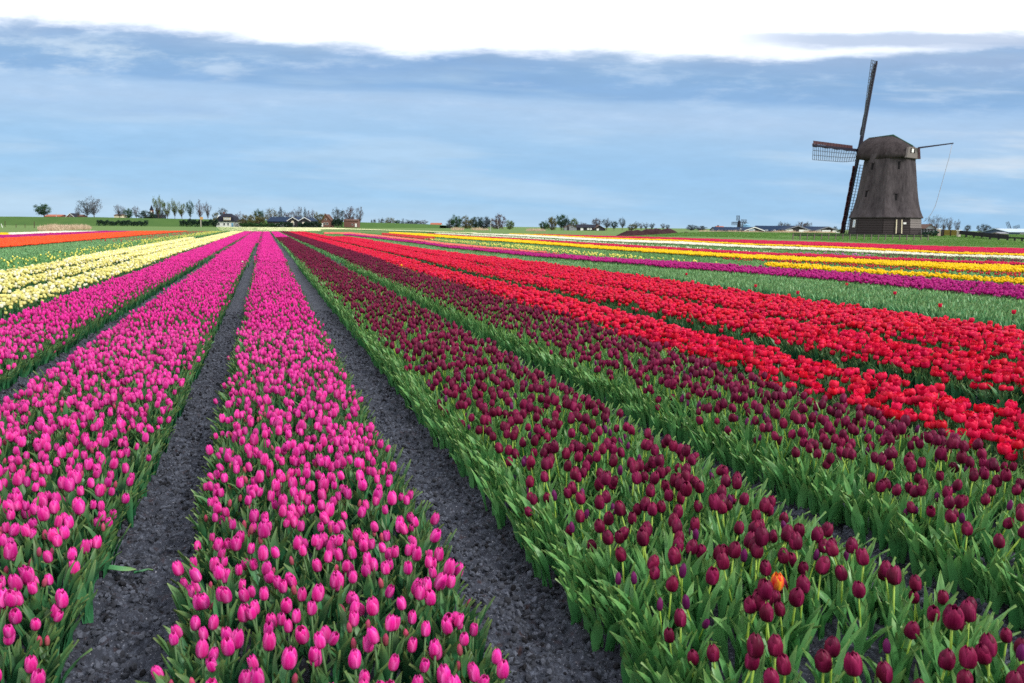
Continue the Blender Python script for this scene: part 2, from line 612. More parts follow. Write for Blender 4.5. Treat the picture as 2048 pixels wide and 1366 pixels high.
FORM = {   # head height, radius, mouth radius, belly, stem height, leaf length, leaf width, leaf material, stem material
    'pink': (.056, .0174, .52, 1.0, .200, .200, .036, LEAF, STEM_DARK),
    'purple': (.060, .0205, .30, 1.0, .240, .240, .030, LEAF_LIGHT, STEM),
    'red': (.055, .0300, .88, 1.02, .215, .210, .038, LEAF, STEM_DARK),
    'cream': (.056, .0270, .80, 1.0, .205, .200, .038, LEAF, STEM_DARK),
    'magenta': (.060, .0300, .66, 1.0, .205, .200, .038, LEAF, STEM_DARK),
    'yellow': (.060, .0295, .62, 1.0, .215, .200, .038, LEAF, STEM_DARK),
}


def form(kind):
    return FORM.get(kind, FORM['magenta'])


def head(mb, kind, v, lod=0, mat=0, seed=None, z0=0.0, bud=False, x0=(0, 0)):
    h, R, top, mid = form(kind)[:4]
    r = random.Random(v * 71 + len(kind))
    k = r.uniform(.82, 1.18)
    h, R = h * k * r.uniform(.95, 1.06), R * k
    top = max(.22, top + r.uniform(-.22, .24))
    if bud:
        h, R, top = h * .78, R * .52, .12
    sd = r.random() if seed is None else seed
    if lod == 0:
        sub = MB()
        a = r.uniform(0, 6.28)
        for q in range(3):
            petal(sub, h * 1.02, R * .95, a + 1.047 + q * 2.094, top * .9, mid, 1.05, 1.0, seed=sd, wob=.02)
        for q in range(3):
            petal(sub, h * r.uniform(.92, 1.02), R, a + q * 2.094, top * r.uniform(.95, 1.15), mid, 1.15, 1.05, seed=sd, wob=.02, tw=.08)
        V = np.concatenate(sub.v) + (x0[0], x0[1], z0)
        mb.add(V, sub.f, mat, np.concatenate(sub.t))
    else:
        n = 6 if lod == 1 else 5
        rz = [(.15, 0), (.85, .16), (1.0, .45), (.5 + .5 * top, .78), (top, 1.0)] if lod == 1 else [(.3, .02), (1.0, .40), (top * .9, 1.0)]
        a = r.uniform(0, 6.28)
        V, T = [], []
        for i, (q, zz) in enumerate(rz):
            for j in range(n):
                zig = (.10 if j % 2 else -.06) * (i == len(rz) - 1)
                V.append((x0[0] + R * q * math.cos(a + j * 2 * math.pi / n), x0[1] + R * q * math.sin(a + j * 2 * math.pi / n), z0 + h * (zz + zig)))
                T.append((zz, sd, .4 * (j % 2)))
        Fc = [(i * n + j, i * n + (j + 1) % n, (i + 1) * n + (j + 1) % n, (i + 1) * n + j) for i in range(len(rz) - 1) for j in range(n)]
        V.append((x0[0], x0[1], z0 + h * .85))
        T.append((.7, sd, 0))
        b = (len(rz) - 1) * n
        Fc += [(b + j, b + (j + 1) % n, len(V) - 1) for j in range(n)]
        mb.add(V, Fc, mat, np.array(T))


def stem_pts(kind, v, n=4):
    r = random.Random(v * 13 + 5)
    hs = form(kind)[4] * r.uniform(.90, 1.10)
    dx, dy = r.uniform(-.03, .03), r.uniform(-.03, .03)
    return np.array([(dx * t * t, dy * t * t, hs * t) for t in np.linspace(0, 1, n)])


def leaf_set(kind, v, n=3):
    n += kind == 'purple'
    r = random.Random(v * 29 + 3)
    L_, w = form(kind)[5:7]
    a = r.uniform(0, 6.28)
    return [dict(L_=L_ * r.uniform(.8, 1.15), w=w * r.uniform(.8, 1.2), bend=r.uniform(.1, .95), az=a + q * 2.2 + r.uniform(-.4, .4), lean0=r.uniform(.04, .24), curl=r.uniform(-.7, .7), seed=r.random()) for q in range(n)]


def plant_mesh(kind, v, lod, bud=False):
    """a whole tulip in one mesh, for the mass of the bed"""
    mb = MB()
    sp = stem_pts(kind, v, 4 if lod == 0 else 2)
    if bud:
        sp = sp * (1, 1, .86)
    mb.tube(sp,   .0034 if lod == 0 else .004, 5 if lod == 0 else 3, 1, cap=False)
    head(mb, kind, v, lod, 0, None, sp[-1][2] - .004, bud, sp[-1][:2])
    for q in leaf_set(kind, v, 3 if lod == 0 else 2):
        if lod:
            q.update(n=4, ns=3)
        leaf(mb, mat=2, **q)
    pm = PET[kind]
    if bud:
        pm = PINK_BUD if kind == 'pink' else PURPLE_BUD if kind == 'purple' else pm
    return mb.mesh(f'{kind}_tulip_mass', [pm, form(kind)[8], form(kind)[7]], True)


def clump_mesh(kind, v, size, n, bare=0.0, leafmat=None, hscale=1.0):
    """a patch of small tulips, for the distance"""
    r = random.Random(v * 91 + 7)
    mb = MB()
    for i in range(n):
        x, y = r.uniform(-.55, .55) * size, r.uniform(-.55, .55) * size
        hs = form(kind)[4] * r.uniform(.9, 1.1) * hscale
        if r.random() >= bare:
            head(mb, kind, r.randrange(9999), 2, 0, r.random(), hs, False, (x, y))
        for q in range(2):
            a = r.uniform(0, 6.28)
            d = np.array((math.cos(a), math.sin(a), 0))
            s = np.array((-d[1], d[0], 0)) * .016
            p = np.array((x, y, 0)) + d * .01
            l = form(kind)[5] * r.uniform(.75, 1.1)
            V = [p - s * .6, p + s * .6, p + d * l * .22 + (0, 0, l * .62) + s, p + d * l * .22 + (0, 0, l * .62) - s, p + d * l * .55 + (0, 0, l * .92)]
            sd = r.random()
            mb.add(V, [(0, 1, 2, 3), (3, 2, 4)], 1, np.array([(0, sd, 0), (0, sd, 0), (.6, sd, 0), (.6, sd, 0), (1, sd, 0)]))
    return mb.mesh(f'{kind}_tulip_patch', [PET[kind], leafmat or form(kind)[7]], True)


def proto(me):
    """a mesh kept only as the source of a scatter; it is never linked to the scene"""
    return bpy.data.objects.new(me.name, me)


def scatter(name, protos, P, rot, scl, idx, label=None):
    """ONE object that stands for an uncountable mass: points carrying copies of a few meshes"""
    P = np.asarray(P, np.float32)
    me = bpy.data.meshes.new(name)
    me.vertices.add(len(P))
    me.vertices.foreach_set('co', P.ravel())
    for nm, ty, key, arr in (('rot', 'FLOAT_VECTOR', 'vector', np.asarray(rot, np.float32).ravel()), ('scl', 'FLOAT', 'value', np.asarray(scl, np.float32)), ('idx', 'INT', 'value', np.asarray(idx, np.int32))):
        a = me.attributes.new(nm, ty, 'POINT')
        a.data.foreach_set(key, arr)
    o = link(name, me, kind='stuff', label=label)
    ng = bpy.data.node_groups.new(name + '_scatter', 'GeometryNodeTree')
    ng.interface.new_socket('Geometry', in_out='INPUT', socket_type='NodeSocketGeometry')
    ng.interface.new_socket('Geometry', in_out='OUTPUT', socket_type='NodeSocketGeometry')
    N, L = ng.nodes, ng.links
    gi, go, jn = N.new('NodeGroupInput'), N.new('NodeGroupOutput'), N.new('GeometryNodeJoinGeometry')

    def named(nm, dt):
        x = N.new('GeometryNodeInputNamedAttribute')
        x.data_type = dt
        x.inputs['Name'].default_value = nm
        return x.outputs['Attribute']
    ar, asc, ai = named('rot', 'FLOAT_VECTOR'), named('scl', 'FLOAT'), named('idx', 'INT')
    e2r = N.new('FunctionNodeEulerToRotation')
    L.new(ar, e2r.inputs[0])
    for k, p in enumerate(protos):
        oi = N.new('GeometryNodeObjectInfo')
        oi.inputs['Object'].default_value = p
        oi.inputs['As Instance'].default_value = False
        cmp_ = N.new('FunctionNodeCompare')
        cmp_.data_type, cmp_.operation = 'INT', 'EQUAL'
        L.new(ai, cmp_.inputs[2])
        cmp_.inputs[3].default_value = k
        ip = N.new('GeometryNodeInstanceOnPoints')
        L.new(gi.outputs[0], ip.inputs['Points'])
        L.new(cmp_.outputs[0], ip.inputs['Selection'])
        L.new(oi.outputs['Geometry'], ip.inputs['Instance'])
        L.new(e2r.outputs[0], ip.inputs['Rotation'])
        L.new(asc, ip.inputs['Scale'])
        L.new(ip.outputs[0], jn.inputs[0])
    L.new(jn.outputs[0], go.inputs[0])
    md = o.modifiers.new('scatter', 'NODES')
    md.node_group = ng
    return o


# ------------------------------------------------------------------ the lay-out of the flower field
BEDS = [   # kind, slopes of the two edges where they run away in the picture, height of carpet
    ('pink', -2.80, -1.87), ('pink', -1.50, -0.545), ('pink', -0.215, 0.545), ('purple', 1.00, 1.84), ('purple', 2.27, 3.16),
    ('red', 3.26, 4.02), ('red', 4.48, 5.32), ('red', 5.58, 6.34), ('cream', -3.72, -3.10), ('cream', -4.62, -4.04), ('cream', -5.70, -4.96)]
BEDX = [(k, slope_x(a), slope_x(b)) for k, a, b in BEDS]
PX = [700, 775, 848, 900, 1048, 1200, 1348, 1500, 1648, 1900, 2048, 2300, 2600]
PL = {
    'red_top': [474, 487, 499, 506, 523, 539, 556, 575, 593, 625.5, 644.5, 677, 716],
    'mag_bot': [471.4, 480, 489.5, 497, 512, 525, 535.5, 546, 558, 582, 597, 622, 652],
    'mag_top': [468.5, 476.6, 484.7, 492.0, 505.0, 515.0, 523.7, 531.4, 540.5, 557, 569, 589, 612],
    'sal_top': [464.9, 472.4, 480.6, 487.4, 501.0, 513, 521.5, 530, 538, 554, 566, 586, 610],
    'y3_top': [464.5, 471, 479, 486, 499, 508, 517, 524.5, 531.7, 548, 556.5, 574, 595],
    'pl_bot': [464, 470, 479, 485.7, 499.4, 515.2, 523.5, 532, 540, 556, 566, 585, 606],
    'pl_top': [463, 469, 475.5, 480.2, 490.2, 505.5, 517.5, 529, 538, 554, 564, 583, 604],
    'y2_bot': [463, 466.8, 472.7, 477, 487, 499, 509.5, 519.6, 526, 539.5, 545.5, 561, 578],
    'y2_top': [462, 464, 467.5, 471.8, 481, 492.5, 501.5, 510.8, 516.5, 527.5, 533, 545, 558],
    'cr_top': [461, 463, 466.2, 470, 478, 487.6, 495.6, 505, 509.7, 521.5, 526, 537, 549],
    'ct_top': [460, 462, 464, 466.3, 474.3, 484.5, 492.4, 502.0, 506, 515.5, 519.8, 530, 541],
    'wh_bot': [459, 461, 463, 465.5, 473.4, 483, 488.6, 496.5, 502.6, 514.6, 519.5, 529, 540],
    'wh_top': [458.5, 460.5, 462.5, 464.8, 469.9, 478, 483.2, 491.6, 497, 509.6, 514, 523, 533],
    'ye_top': [458, 460, 462, 464.2, 468.3, 475.6, 480, 488, 493, 505, 509, 517.5, 527],
    'cs_top': [457.5, 459.5, 461.5, 463.4, 467.5, 471.8, 475.6, 480.3, 484.9, 493.8, 497.2, 505, 513],
    'pf_bot': [462, 462.8, 464.4, 466, 467, 467, 467, 467, 467, 467, 467, 467, 467],
    'pf_top': [457, 459.4, 461.3, 463.5, 467, 467, 467, 467, 467, 467, 467, 467, 467],
}
STRIPS = [   # name of the strip, kind, near edge, far edge, px from, px to, bare share
    ('leafy', 'leafy', 'red_top', 'mag_bot', 640, 3000), ('magenta', 'magenta', 'mag_bot', 'mag_top', 690, 3000),
    ('salmon', 'salmon', 'mag_top', 'sal_top', 650, 1160), ('yellow3', 'yellow', 'mag_top', 'y3_top', 1535, 3000),
    ('lemon', 'lemon', 'pl_bot', 'pl_top', 850, 1440), ('salmonpatch', 'brick', 'y3_top', 'y2_bot', 766, 866), ('brick', 'brick', 'y3_top', 'y2_bot', 1450, 3000),
    ('yellow2', 'yellow', 'y2_bot', 'y2_top', 780, 3000), ('crimson2', 'crimson', 'y2_top', 'cr_top', 858, 3000),
    ('creamstrip', 'white', 'cr_top', 'ct_top', 870, 1545), ('lilac', 'lilac', 'cr_top', 'ct_top', 1600, 1745), ('dusky', 'dusky', 'cr_top', 'wh_bot', 1755, 3000),
    ('white', 'white', 'wh_bot', 'wh_top', 945, 3000), ('yellow1', 'yellow', 'wh_top', 'ye_top', 1020, 3000), ('crimson1', 'crimson', 'ye_top', 'cs_top', 1070, 3000)]
LEFT = [   # strips on the other side, by slopes
    ('yellowdots', 'lemon', -7.8, -5.9), ('reddots', 'brick', -11.4, -7.9), ('orange', 'orange', -19.0, -11.6), ('magleft', 'magenta', -24.0, -19.3), ('whiteleft', 'white', -29.5, -24.4)]
LEFTX = [(n, k, slope_x(a), slope_x(b)) for n, k, a, b in LEFT]


def band_of(P):
    """which strip each field point belongs to: returns an array of strip names"""
    px, py, D = project(np.c_[P[:, 0], P[:, 1], np.full(len(P), HP)])
    out = np.full(len(P), '', dtype='U12')
    X = P[:, 0]
    inside = (py > 462.4) & (D > 0)
    y = {k: np.interp(px, PX, v) for k, v in PL.items()}
    right = X > BEDX[7][1]
    pyl = project(np.c_[P[:, 0], P[:, 1], np.full(len(P), HP - .05)])[1]
    pyh = project(np.c_[P[:, 0], P[:, 1], np.full(len(P), HP + .02)])[1]
    edge3 = (py < y['red_top']) & (px > 560) & (px < 2950) & right
    for i, (k, a, b) in enumerate(BEDX):
        m = inside & (X > a) & (X < b) & ~edge3
        if i == 3:
            out[m & (py < 475.5)] = 'pink'
            m = m & (py >= 475.5)
        if i == 10:
            m = m & (px < 385)
        out[m] = k
    m = inside & (X > BEDX[7][2] + .1) & (X < BEDX[7][2] + 1.25) & ~edge3
    out[m] = 'red'
    for n, k, a, b in LEFTX:
        m = inside & (X > a) & (X < b)
        lim = {'whiteleft': 192, 'magleft': 305, 'orange': 405}.get(n, 470)
        m &= (px < lim) & (px > -420)
        if n == 'whiteleft':
            out[m & (px < 18)] = 'yellow1'
            m &= px >= 18
        out[m] = n
    for n, k, lo, hi, x0, x1 in STRIPS:
        m = right & (pyl < y[lo]) & (pyh >= y[hi]) & (px > x0) & (px < x1) & (D > 0)
        out[m & (out == '')] = n
    m = right & (pyl < y['red_top']) & (pyh >= y['cs_top'] + .6) & (px > 640) & (px < 3000) & (D > 0)
    out[m & (out == '')] = 'greens'
    # the pale field beyond the end of the block
    top = np.interp(px, [-200, 440, 640] + PX, [453.0, 453.2, 454.0] + PL['pf_top'])
    bot = np.interp(px, [-200, 440, 640] + PX, [461.0, 461.3, 461.7] + PL['pf_bot'])
    m = (py < bot) & (py > top) & (px > 436) & (px < 952) & (D > 0)
    out[m & (out == '')] = 'palefield'
    return out


KIND_OF = {n: k for n, k, *_ in STRIPS} | {n: k for n, k, *_ in LEFT} | {k: k for k, *_ in BEDS} | {'palefield': 'pale', 'leafy': 'leafy', 'greens': 'greens'}
DENS = {'pink': 188, 'purple': 112, 'red': 128, 'cream': 100, 'magenta': 110, 'yellow': 110, 'leafy': 120}


def in_view(P, margin=260, z=HP):
    px, py, D = project(np.c_[P[:, 0], P[:, 1], np.full(len(P), z)])
    return (D > 1.2) & (px > -margin) & (px < 2048 + margin) & (py < 1366 + 420)


def jitter_grid(x0, x1, y0, y1, step, j=.42):
    gx, gy = np.meshgrid(np.arange(x0, x1, step), np.arange(y0, y1, step))
    P = np.c_[gx.ravel(), gy.ravel()]
    return P + rng.uniform(-j, j, P.shape) * step


def bed_edge_dist(P):
    d = np.full(len(P), 9.0)
    sgn = np.zeros(len(P))
    for k, a, b in BEDX:
        m = (P[:, 0] > a) & (P[:, 0] < b)
        da, db = P[:, 0] - a, b - P[:, 0]
        d[m] = np.minimum(da, db)[m]
        sgn[m] = np.where(da < db, -1, 1)[m]
    return d, sgn


# ------------------------------------------------------------------ the ground
def ground_z(P):
    P = np.asarray(P, float)
    q = P[..., :2]
    D, u = q @ HEAD[:2], q @ RIGHT[:2]

    def sm(v):
        v = np.clip(v, 0, 1)
        return v * v * (3 - 2 * v)
    b = 1.0 * sm((D - 50) / 82) * sm((u - 8) / 26) * (1 - sm((D - 150) / 60))
    return b - .06


def make_ground():
    R = np.concatenate([[0.0], np.geomspace(15, 9000, 80)])
    A = np.concatenate([np.linspace(-math.pi, -.8, 14)[:-1], np.linspace(-.8, .9, 120), np.linspace(.9, math.pi, 14)[1:-1]])
    V = [(0, 0, -.06)]
    for r in R[1:]:
        x, y = r * np.sin(PSI + A), r * np.cos(PSI + A)
        z = ground_z(np.c_[x, y])
        V += np.c_[x, y, z].tolist()
    n = len(A)
    Fc = [(0, 1 + (k + 1) % n, 1 + k) for k in range(n)]
    for i in range(len(R) - 2):
        a, b = 1 + i * n, 1 + (i + 1) * n
        Fc += [(a + k, a + (k + 1) % n, b + (k + 1) % n, b + k) for k in range(n)]
    me = bpy.data.meshes.new('ground')
    me.from_pydata(V, [], Fc)
    me.materials.append(PASTURE)
    me.polygons.foreach_set('use_smooth', [True] * len(me.polygons))
    link('ground', me, kind='structure', label='green pasture spreading to the horizon')


def vnoise(x, y, s, seed):
    """smooth value noise"""
    g = np.random.default_rng(seed).random((256, 256))
    x, y = x * s + 1000, y * s + 1000
    xi, yi = np.floor(x).astype(int), np.floor(y).astype(int)
    fx, fy = x - xi, y - yi
    fx, fy = fx * fx * (3 - 2 * fx), fy * fy * (3 - 2 * fy)
    a, b = g[xi % 256, yi % 256], g[(xi + 1) % 256, yi % 256]
    c, d = g[xi % 256, (yi + 1) % 256], g[(xi + 1) % 256, (yi + 1) % 256]
    return (a * (1 - fx) + b * fx) * (1 - fy) + (c * (1 - fx) + d * fx) * fy - .5


def soil_z(x, y, fine=1.0):
    d = np.full(x.shape, -1.0)
    for k, a, b in BEDX:
        m = (x > a - .2) & (x < b + .2)
        d = np.where(m, np.maximum(d, np.minimum(x - a, b - x)), d)
    base = .045 * np.clip((d + .06) / .16, 0, 1)
    n = .035 * vnoise(x, y, 5, 1) + .032 * vnoise(x, y, 13, 2) + fine * (.040 * vnoise(x, y, 21, 3) + .022 * vnoise(x, y, 47, 4))
    return base + n * 1.1


def make_soil():
    xs = np.concatenate([np.linspace(-42, -4, 60)[:-1], np.arange(-4, 4.6, .022), np.linspace(4.6, 14, 90)[1:], np.linspace(14, 75, 60)[1:]])
    ys = np.concatenate([np.linspace(.3, 1.3, 12)[:-1], np.arange(1.3, 6.5, .022), np.arange(6.5, 14, .05), np.linspace(14, 40, 160)[1:], np.linspace(40, 146, 90)[1:]])
    X, Y = np.meshgrid(xs, ys)
    fine = np.clip((16 - Y) / 6, .0, 1) * np.clip((7 - np.abs(X)) / 2, 0, 1)
    Z = soil_z(X, Y, fine)
    # the field ends where the outermost strips end
    V = np.c_[X.ravel(), Y.ravel(), Z.ravel()]
    px, py, D = project(np.c_[V[:, :2], np.zeros(len(V))])
    lim = np.interp(px, PX, PL['cs_top'])
    keepv = (((px < 900) | (py > lim + 1.5)) | (V[:, 0] < 9)) & (V[:, 0] > LEFTX[-1][2] - .6)
    nx, ny = len(xs), len(ys)
    I = np.arange(nx * ny).reshape(ny, nx)
    Q = np.stack([I[:-1, :-1], I[:-1, 1:], I[1:, 1:], I[1:, :-1]], -1).reshape(-1, 4)
    Q = Q[keepv[Q].all(1)]
    me = bpy.data.meshes.new('soil')
    me.vertices.add(len(V))
    me.vertices.foreach_set('co', V.astype(np.float32).ravel())
    me.loops.add(len(Q) * 4)
    me.loops.foreach_set('vertex_index', Q.astype(np.int32).ravel())
    me.polygons.add(len(Q))
    me.polygons.foreach_set('loop_start', np.arange(0, len(Q) * 4, 4, dtype=np.int32))
    me.polygons.foreach_set('use_smooth', np.ones(len(Q), bool))
    me.materials.append(SOIL)
    me.update(calc_edges=True)
    link('soil', me, kind='structure', label='dark crumbly soil of the flower field and its footpaths')


make_ground()
make_soil()

# clods of earth lying on the paths
def make_clods():
    protos = []
    for v in range(5):
        r = np.random.default_rng(50 + v)
        import bmesh
        bm = bmesh.new()
        bmesh.ops.create_icosphere(bm, subdivisions=1, radius=1)
        for w in bm.verts:
            w.co = Vector((w.co.x * 1.2, w.co.y, w.co.z * .75)) * r.uniform(.68, 1.2)
        me = bpy.data.meshes.new('clod')
        bm.to_mesh(me)
        bm.free()
        me.materials.append(CLOD)
        protos.append(proto(me))
    P = []
    gaps = [(BEDX[0][2], BEDX[1][1]), (BEDX[1][2], BEDX[2][1]), (BEDX[2][2], BEDX[3][1]), (BEDX[3][2], BEDX[4][1])]
    for a, b in gaps:
        n = int(20000 * (b - a) / .45)
        y = 1.3 + 13 * rng.random(n) ** 1.5
        P.append(np.c_[rng.uniform(a - .08, b + .08, n), y])
    P = np.concatenate(P)
    P = P[in_view(P, 80, 0)]
    n = len(P)
    sc = .0026 + .0135 * rng.random(n) ** 3.8
    z = soil_z(P[:, 0], P[:, 1], 1.0) + sc * .25
    scatter('soil_clods', protos, np.c_[P, z], rng.uniform(0, 6.28, (n, 3)), sc, rng.integers(0, 5, n), 'loose clods of earth on the footpaths')


make_clods()


# ------------------------------------------------------------------ tulips one can count
def copy_tree(o, parent=None):
    c = o.copy()
    COL.objects.link(c)
    c.parent = parent
    for ch in o.children:
        copy_tree(ch, c)
    return c


NAME = {'pink': 'pink_tulip', 'purple': 'dark_purple_tulip', 'red': 'red_tulip', 'cream': 'cream_tulip', 'magenta': 'magenta_tulip', 'yellow': 'yellow_tulip'}


def tulip_thing(kind, v, petals, joined_leaves=False, petal_m=None):
    """one tulip: flower (with its outer petals), stem and leaves"""
    o = thing(NAME.get(kind, kind + '_tulip'), 'tulip', 'tulip')
    pm, f = petal_m or PET[kind], form(kind)
    sp = stem_pts(kind, v)
    MB().tube(sp, .0034, 5, 0).build('stem', f[8], o, True)
    r = random.Random(v * 71 + len(kind))
    k = r.uniform(.82, 1.18)
    h, R = f[0] * k * r.uniform(.95, 1.06), f[1] * k
    top = max(.22, f[2] + r.uniform(-.22, .24))
    a = r.uniform(0, 6.28)
    fm = MB()
    if petals:
        for q in range(3):
            petal(fm, h * 1.02, R * .95, a + 1.047 + q * 2.094, top * .9, f[3], 1.05, 1.0, seed=.3, wob=.02)
    else:
        head(fm, kind, v, 0, seed=.3)
    fl = fm.build('flower', pm, o, True)
    fl.location = (sp[-1][0], sp[-1][1], sp[-1][2] - .004)
    if petals:
        for q in range(3):
            pb = MB()
            petal(pb, h * r.uniform(.92, 1.02), R, a + q * 2.094, top * r.uniform(.95, 1.15), f[3], 1.15, 1.05, seed=.3, wob=.02, tw=.08)
            pb.build('petal', pm, fl, True)
    lv = MB()
    for q in leaf_set(kind, v):
        if not joined_leaves:
            lv = MB()
        leaf(lv, **q)
        if not joined_leaves:
            lv.build('leaf', f[7], o, True)
    if joined_leaves:
        lv.build('leaves', f[7], o, True)
    return o


_ONES = 'first second third fourth fifth sixth seventh eighth ninth tenth eleventh twelfth thirteenth fourteenth fifteenth sixteenth seventeenth eighteenth nineteenth'.split()
_TENS = {2: ('twentieth', 'twenty'), 3: ('thirtieth', 'thirty'), 4: ('fortieth', 'forty'), 5: ('fiftieth', 'fifty'), 6: ('sixtieth', 'sixty'), 7: ('seventieth', 'seventy'), 8: ('eightieth', 'eighty'), 9: ('ninetieth', 'ninety')}


def ordinal(n):
    if n < 20:
        return _ONES[n - 1]
    t, o = divmod(n, 10)
    return _TENS[min(t, 9)][0] if o == 0 else _TENS[min(t, 9)][1] + '-' + _ONES[o - 1]


BEDNAME = {0: 'outer pink bed', 1: 'left pink bed', 2: 'middle pink bed', 3: 'first purple bed', 4: 'second purple bed', 5: 'first red bed',
           6: 'second red bed', 7: 'third red bed', 8: 'nearest cream bed', 9: 'middle cream bed', 10: 'far cream bed'}
LOOK = {'pink': 'bright pink', 'purple': 'dark purple', 'red': 'scarlet', 'cream': 'pale yellow', 'magenta': 'magenta', 'yellow': 'golden yellow'}
GROUP = {k: f'{v} tulips one can count' for k, v in LOOK.items()}
SPOTS = {}            # kind -> list of (x, y, z, rz, tilt x, tilt y, scale, variant, depth, strip)


def near_points():
    """every tulip within about 28 m as a point of its own"""
    res = {}
    for kind in DENS:
        st = 1 / math.sqrt(DENS[kind])
        P = jitter_grid(-32, 40, 1.2, 44, st)
        P = P[in_view(P)]
        D = P @ HEAD[:2]
        P = P[D < 28]
        B = band_of(P)
        m = np.array([KIND_OF.get(b, '') == kind for b in B])
        if kind == 'leafy':
            m = B == 'leafy'
        m &= ~np.isin(B, ['reddots', 'yellowdots'])
        P, B = P[m], B[m]
        # bald spots and thin places
        g = vnoise(P[:, 0], P[:, 1], 2.1, 77) + .6 * vnoise(P[:, 0], P[:, 1], 5.3, 78)
        keep = rng.random(len(P)) < np.clip(1.12 + 1.2 * g, .35, 1)
        res[kind] = (P[keep], B[keep])
    return res


NEARPTS = near_points()
MASS = {}             # name -> list of (P3, rot, scl, mesh key)


def mass(name, P3, rot, scl, keys):
    MASS.setdefault(name, []).append((np.asarray(P3), np.asarray(rot), np.asarray(scl), list(keys)))


for kind, (P, B) in NEARPTS.items():
    n = len(P)
    D = P @ HEAD[:2]
    d, sg = bed_edge_dist(P)
    out = np.clip(1 - d / .16, 0, 1)
    rot = np.c_[rng.normal(0, .15, n), rng.normal(0, .15, n) + .20 * out * sg, rng.uniform(0, 6.28, n)]
    # tilt outwards must act in field axes: keep the spin in the mesh choice, small yaw here
    z = soil_z(P[:, 0], P[:, 1], 0.0) * np.where(D < 18, 1, .3)
    scl = rng.normal(1.0, .065, n) * np.clip(1 - .12 * out, .8, 1)
    var = rng.integers(0, 6, n)
    P3 = np.c_[P, z]
    if kind == 'leafy':
        mass('tulip_leaves', P3, rot, scl, [f'leafy:{v % 4}' for v in var])
        continue
    bud = rng.random(n) < {'pink': .16, 'purple': .13}.get(kind, .03)
    # the ones that show largest become objects
    px, py, _ = project(np.c_[P, np.full(n, HP)])
    vis = (px > 2) & (px < 2046) & (py > 0) & (py < 1364) & ~bud
    order = np.argsort(np.where(vis, D, 1e9))
    chosen = [i for i in order[:300] if vis[i]]
    sel = np.zeros(n, bool)
    sel[chosen] = True
    SPOTS[kind] = [(P3[i], rot[i], scl[i], int(var[i]), D[i], B[i]) for i in chosen]
    lod = np.where(D < 9.5, 0, 1)
    keys = [f'{kind}:{"b" if bud[i] else "p"}{lod[i]}:{var[i] % (2 if bud[i] else 6)}' for i in range(n)]
    rest = ~sel
    mass(NAME[kind] + 's', P3[rest], rot[rest], scl[rest], [k for k, r_ in zip(keys, rest) if r_])


def bed_label(kind, p, strip):
    bi = next((i for i, (kk, a, b) in enumerate(BEDX) if a <= p[0] <= b), None)
    if bi is not None and kind in ('pink', 'purple', 'red', 'cream'):
        return BEDNAME[bi]
    if kind == 'red':
        return 'outermost red bed'
    return {'magenta': 'magenta strip', 'yellow3': 'yellow strip behind the magenta', 'yellow2': 'broad yellow strip'}.get(strip, 'strip')


def number_spots(kind, spots):
    """a label for each: its bed, its row from the front and its place in that row"""
    step = {'pink': .11, 'purple': .13, 'red': .20, 'cream': .30, 'magenta': .30, 'yellow': .35}[kind]
    rows = {}
    for i, sp in enumerate(spots):
        rows.setdefault(bed_label(kind, sp[0], sp[5]), []).append(i)
    out = {}
    for bed, ii in rows.items():
        d0 = min(spots[i][4] for i in ii)
        byrow = {}
        for i in ii:
            byrow.setdefault(int((spots[i][4] - d0) / step), []).append(i)
        for n, r in enumerate(sorted(byrow)):
            for q, i in enumerate(sorted(byrow[r], key=lambda i: spots[i][0] @ RIGHT)):
                out[i] = f"{LOOK[kind]} tulip, {ordinal(q + 1)} from the left in the {ordinal(n + 1)} row, {bed}"
    return out


def place_tulips():
    for kind, spots in SPOTS.items():
        small = kind in ('cream', 'magenta', 'yellow')
        full = [tulip_thing(kind, v, kind in ('pink', 'purple'), small) for v in range(6)]
        lite = [tulip_thing(kind, v, False, True) for v in range(6)] if kind in ('pink', 'purple') else full
        used = set()
        labels = number_spots(kind, spots)
        for i, (p, rot, s, v, D, strip) in enumerate(spots):
            src = full if i < 170 else lite
            key = (id(src), v)
            o = src[v] if key not in used else copy_tree(src[v])
            used.add(key)
            o.location, o.rotation_euler, o.scale = p, rot, (s, s, s)
            o['label'] = labels[i]
            o['category'] = 'tulip'
            o['group'] = GROUP[kind]
        for src in {id(full): full, id(lite): lite}.values():
            for v, o in enumerate(src):
                if (id(src), v) not in used:
                    for c in list(o.children_recursive):
                        bpy.data.objects.remove(c)
                    bpy.data.objects.remove(o)


place_tulips()


# ------------------------------------------------------------------ leafy edges of the near beds
def leaf_tuft(v, kind='purple', lod=0, droop=1.0):
    r = random.Random(900 + v)
    mb = MB()
    n = 4 if lod == 0 else 3
    for q in range(n):
        a = r.uniform(-1.25, 1.25)
        leaf(mb, r.uniform(.14, .25), r.uniform(.030, .050), r.uniform(.15, 1.1) * droop, a, (r.uniform(-.02, .02), r.uniform(-.03, .03), 0), r.uniform(.06, .30), 7 if lod == 0 else 4, 4 if lod == 0 else 3, seed=r.random(), fold=.20, curl=r.uniform(-.9, .9))
    return mb.mesh('leaf_tuft', LEAF if kind == 'pink' else LEAF_LIGHT, True)


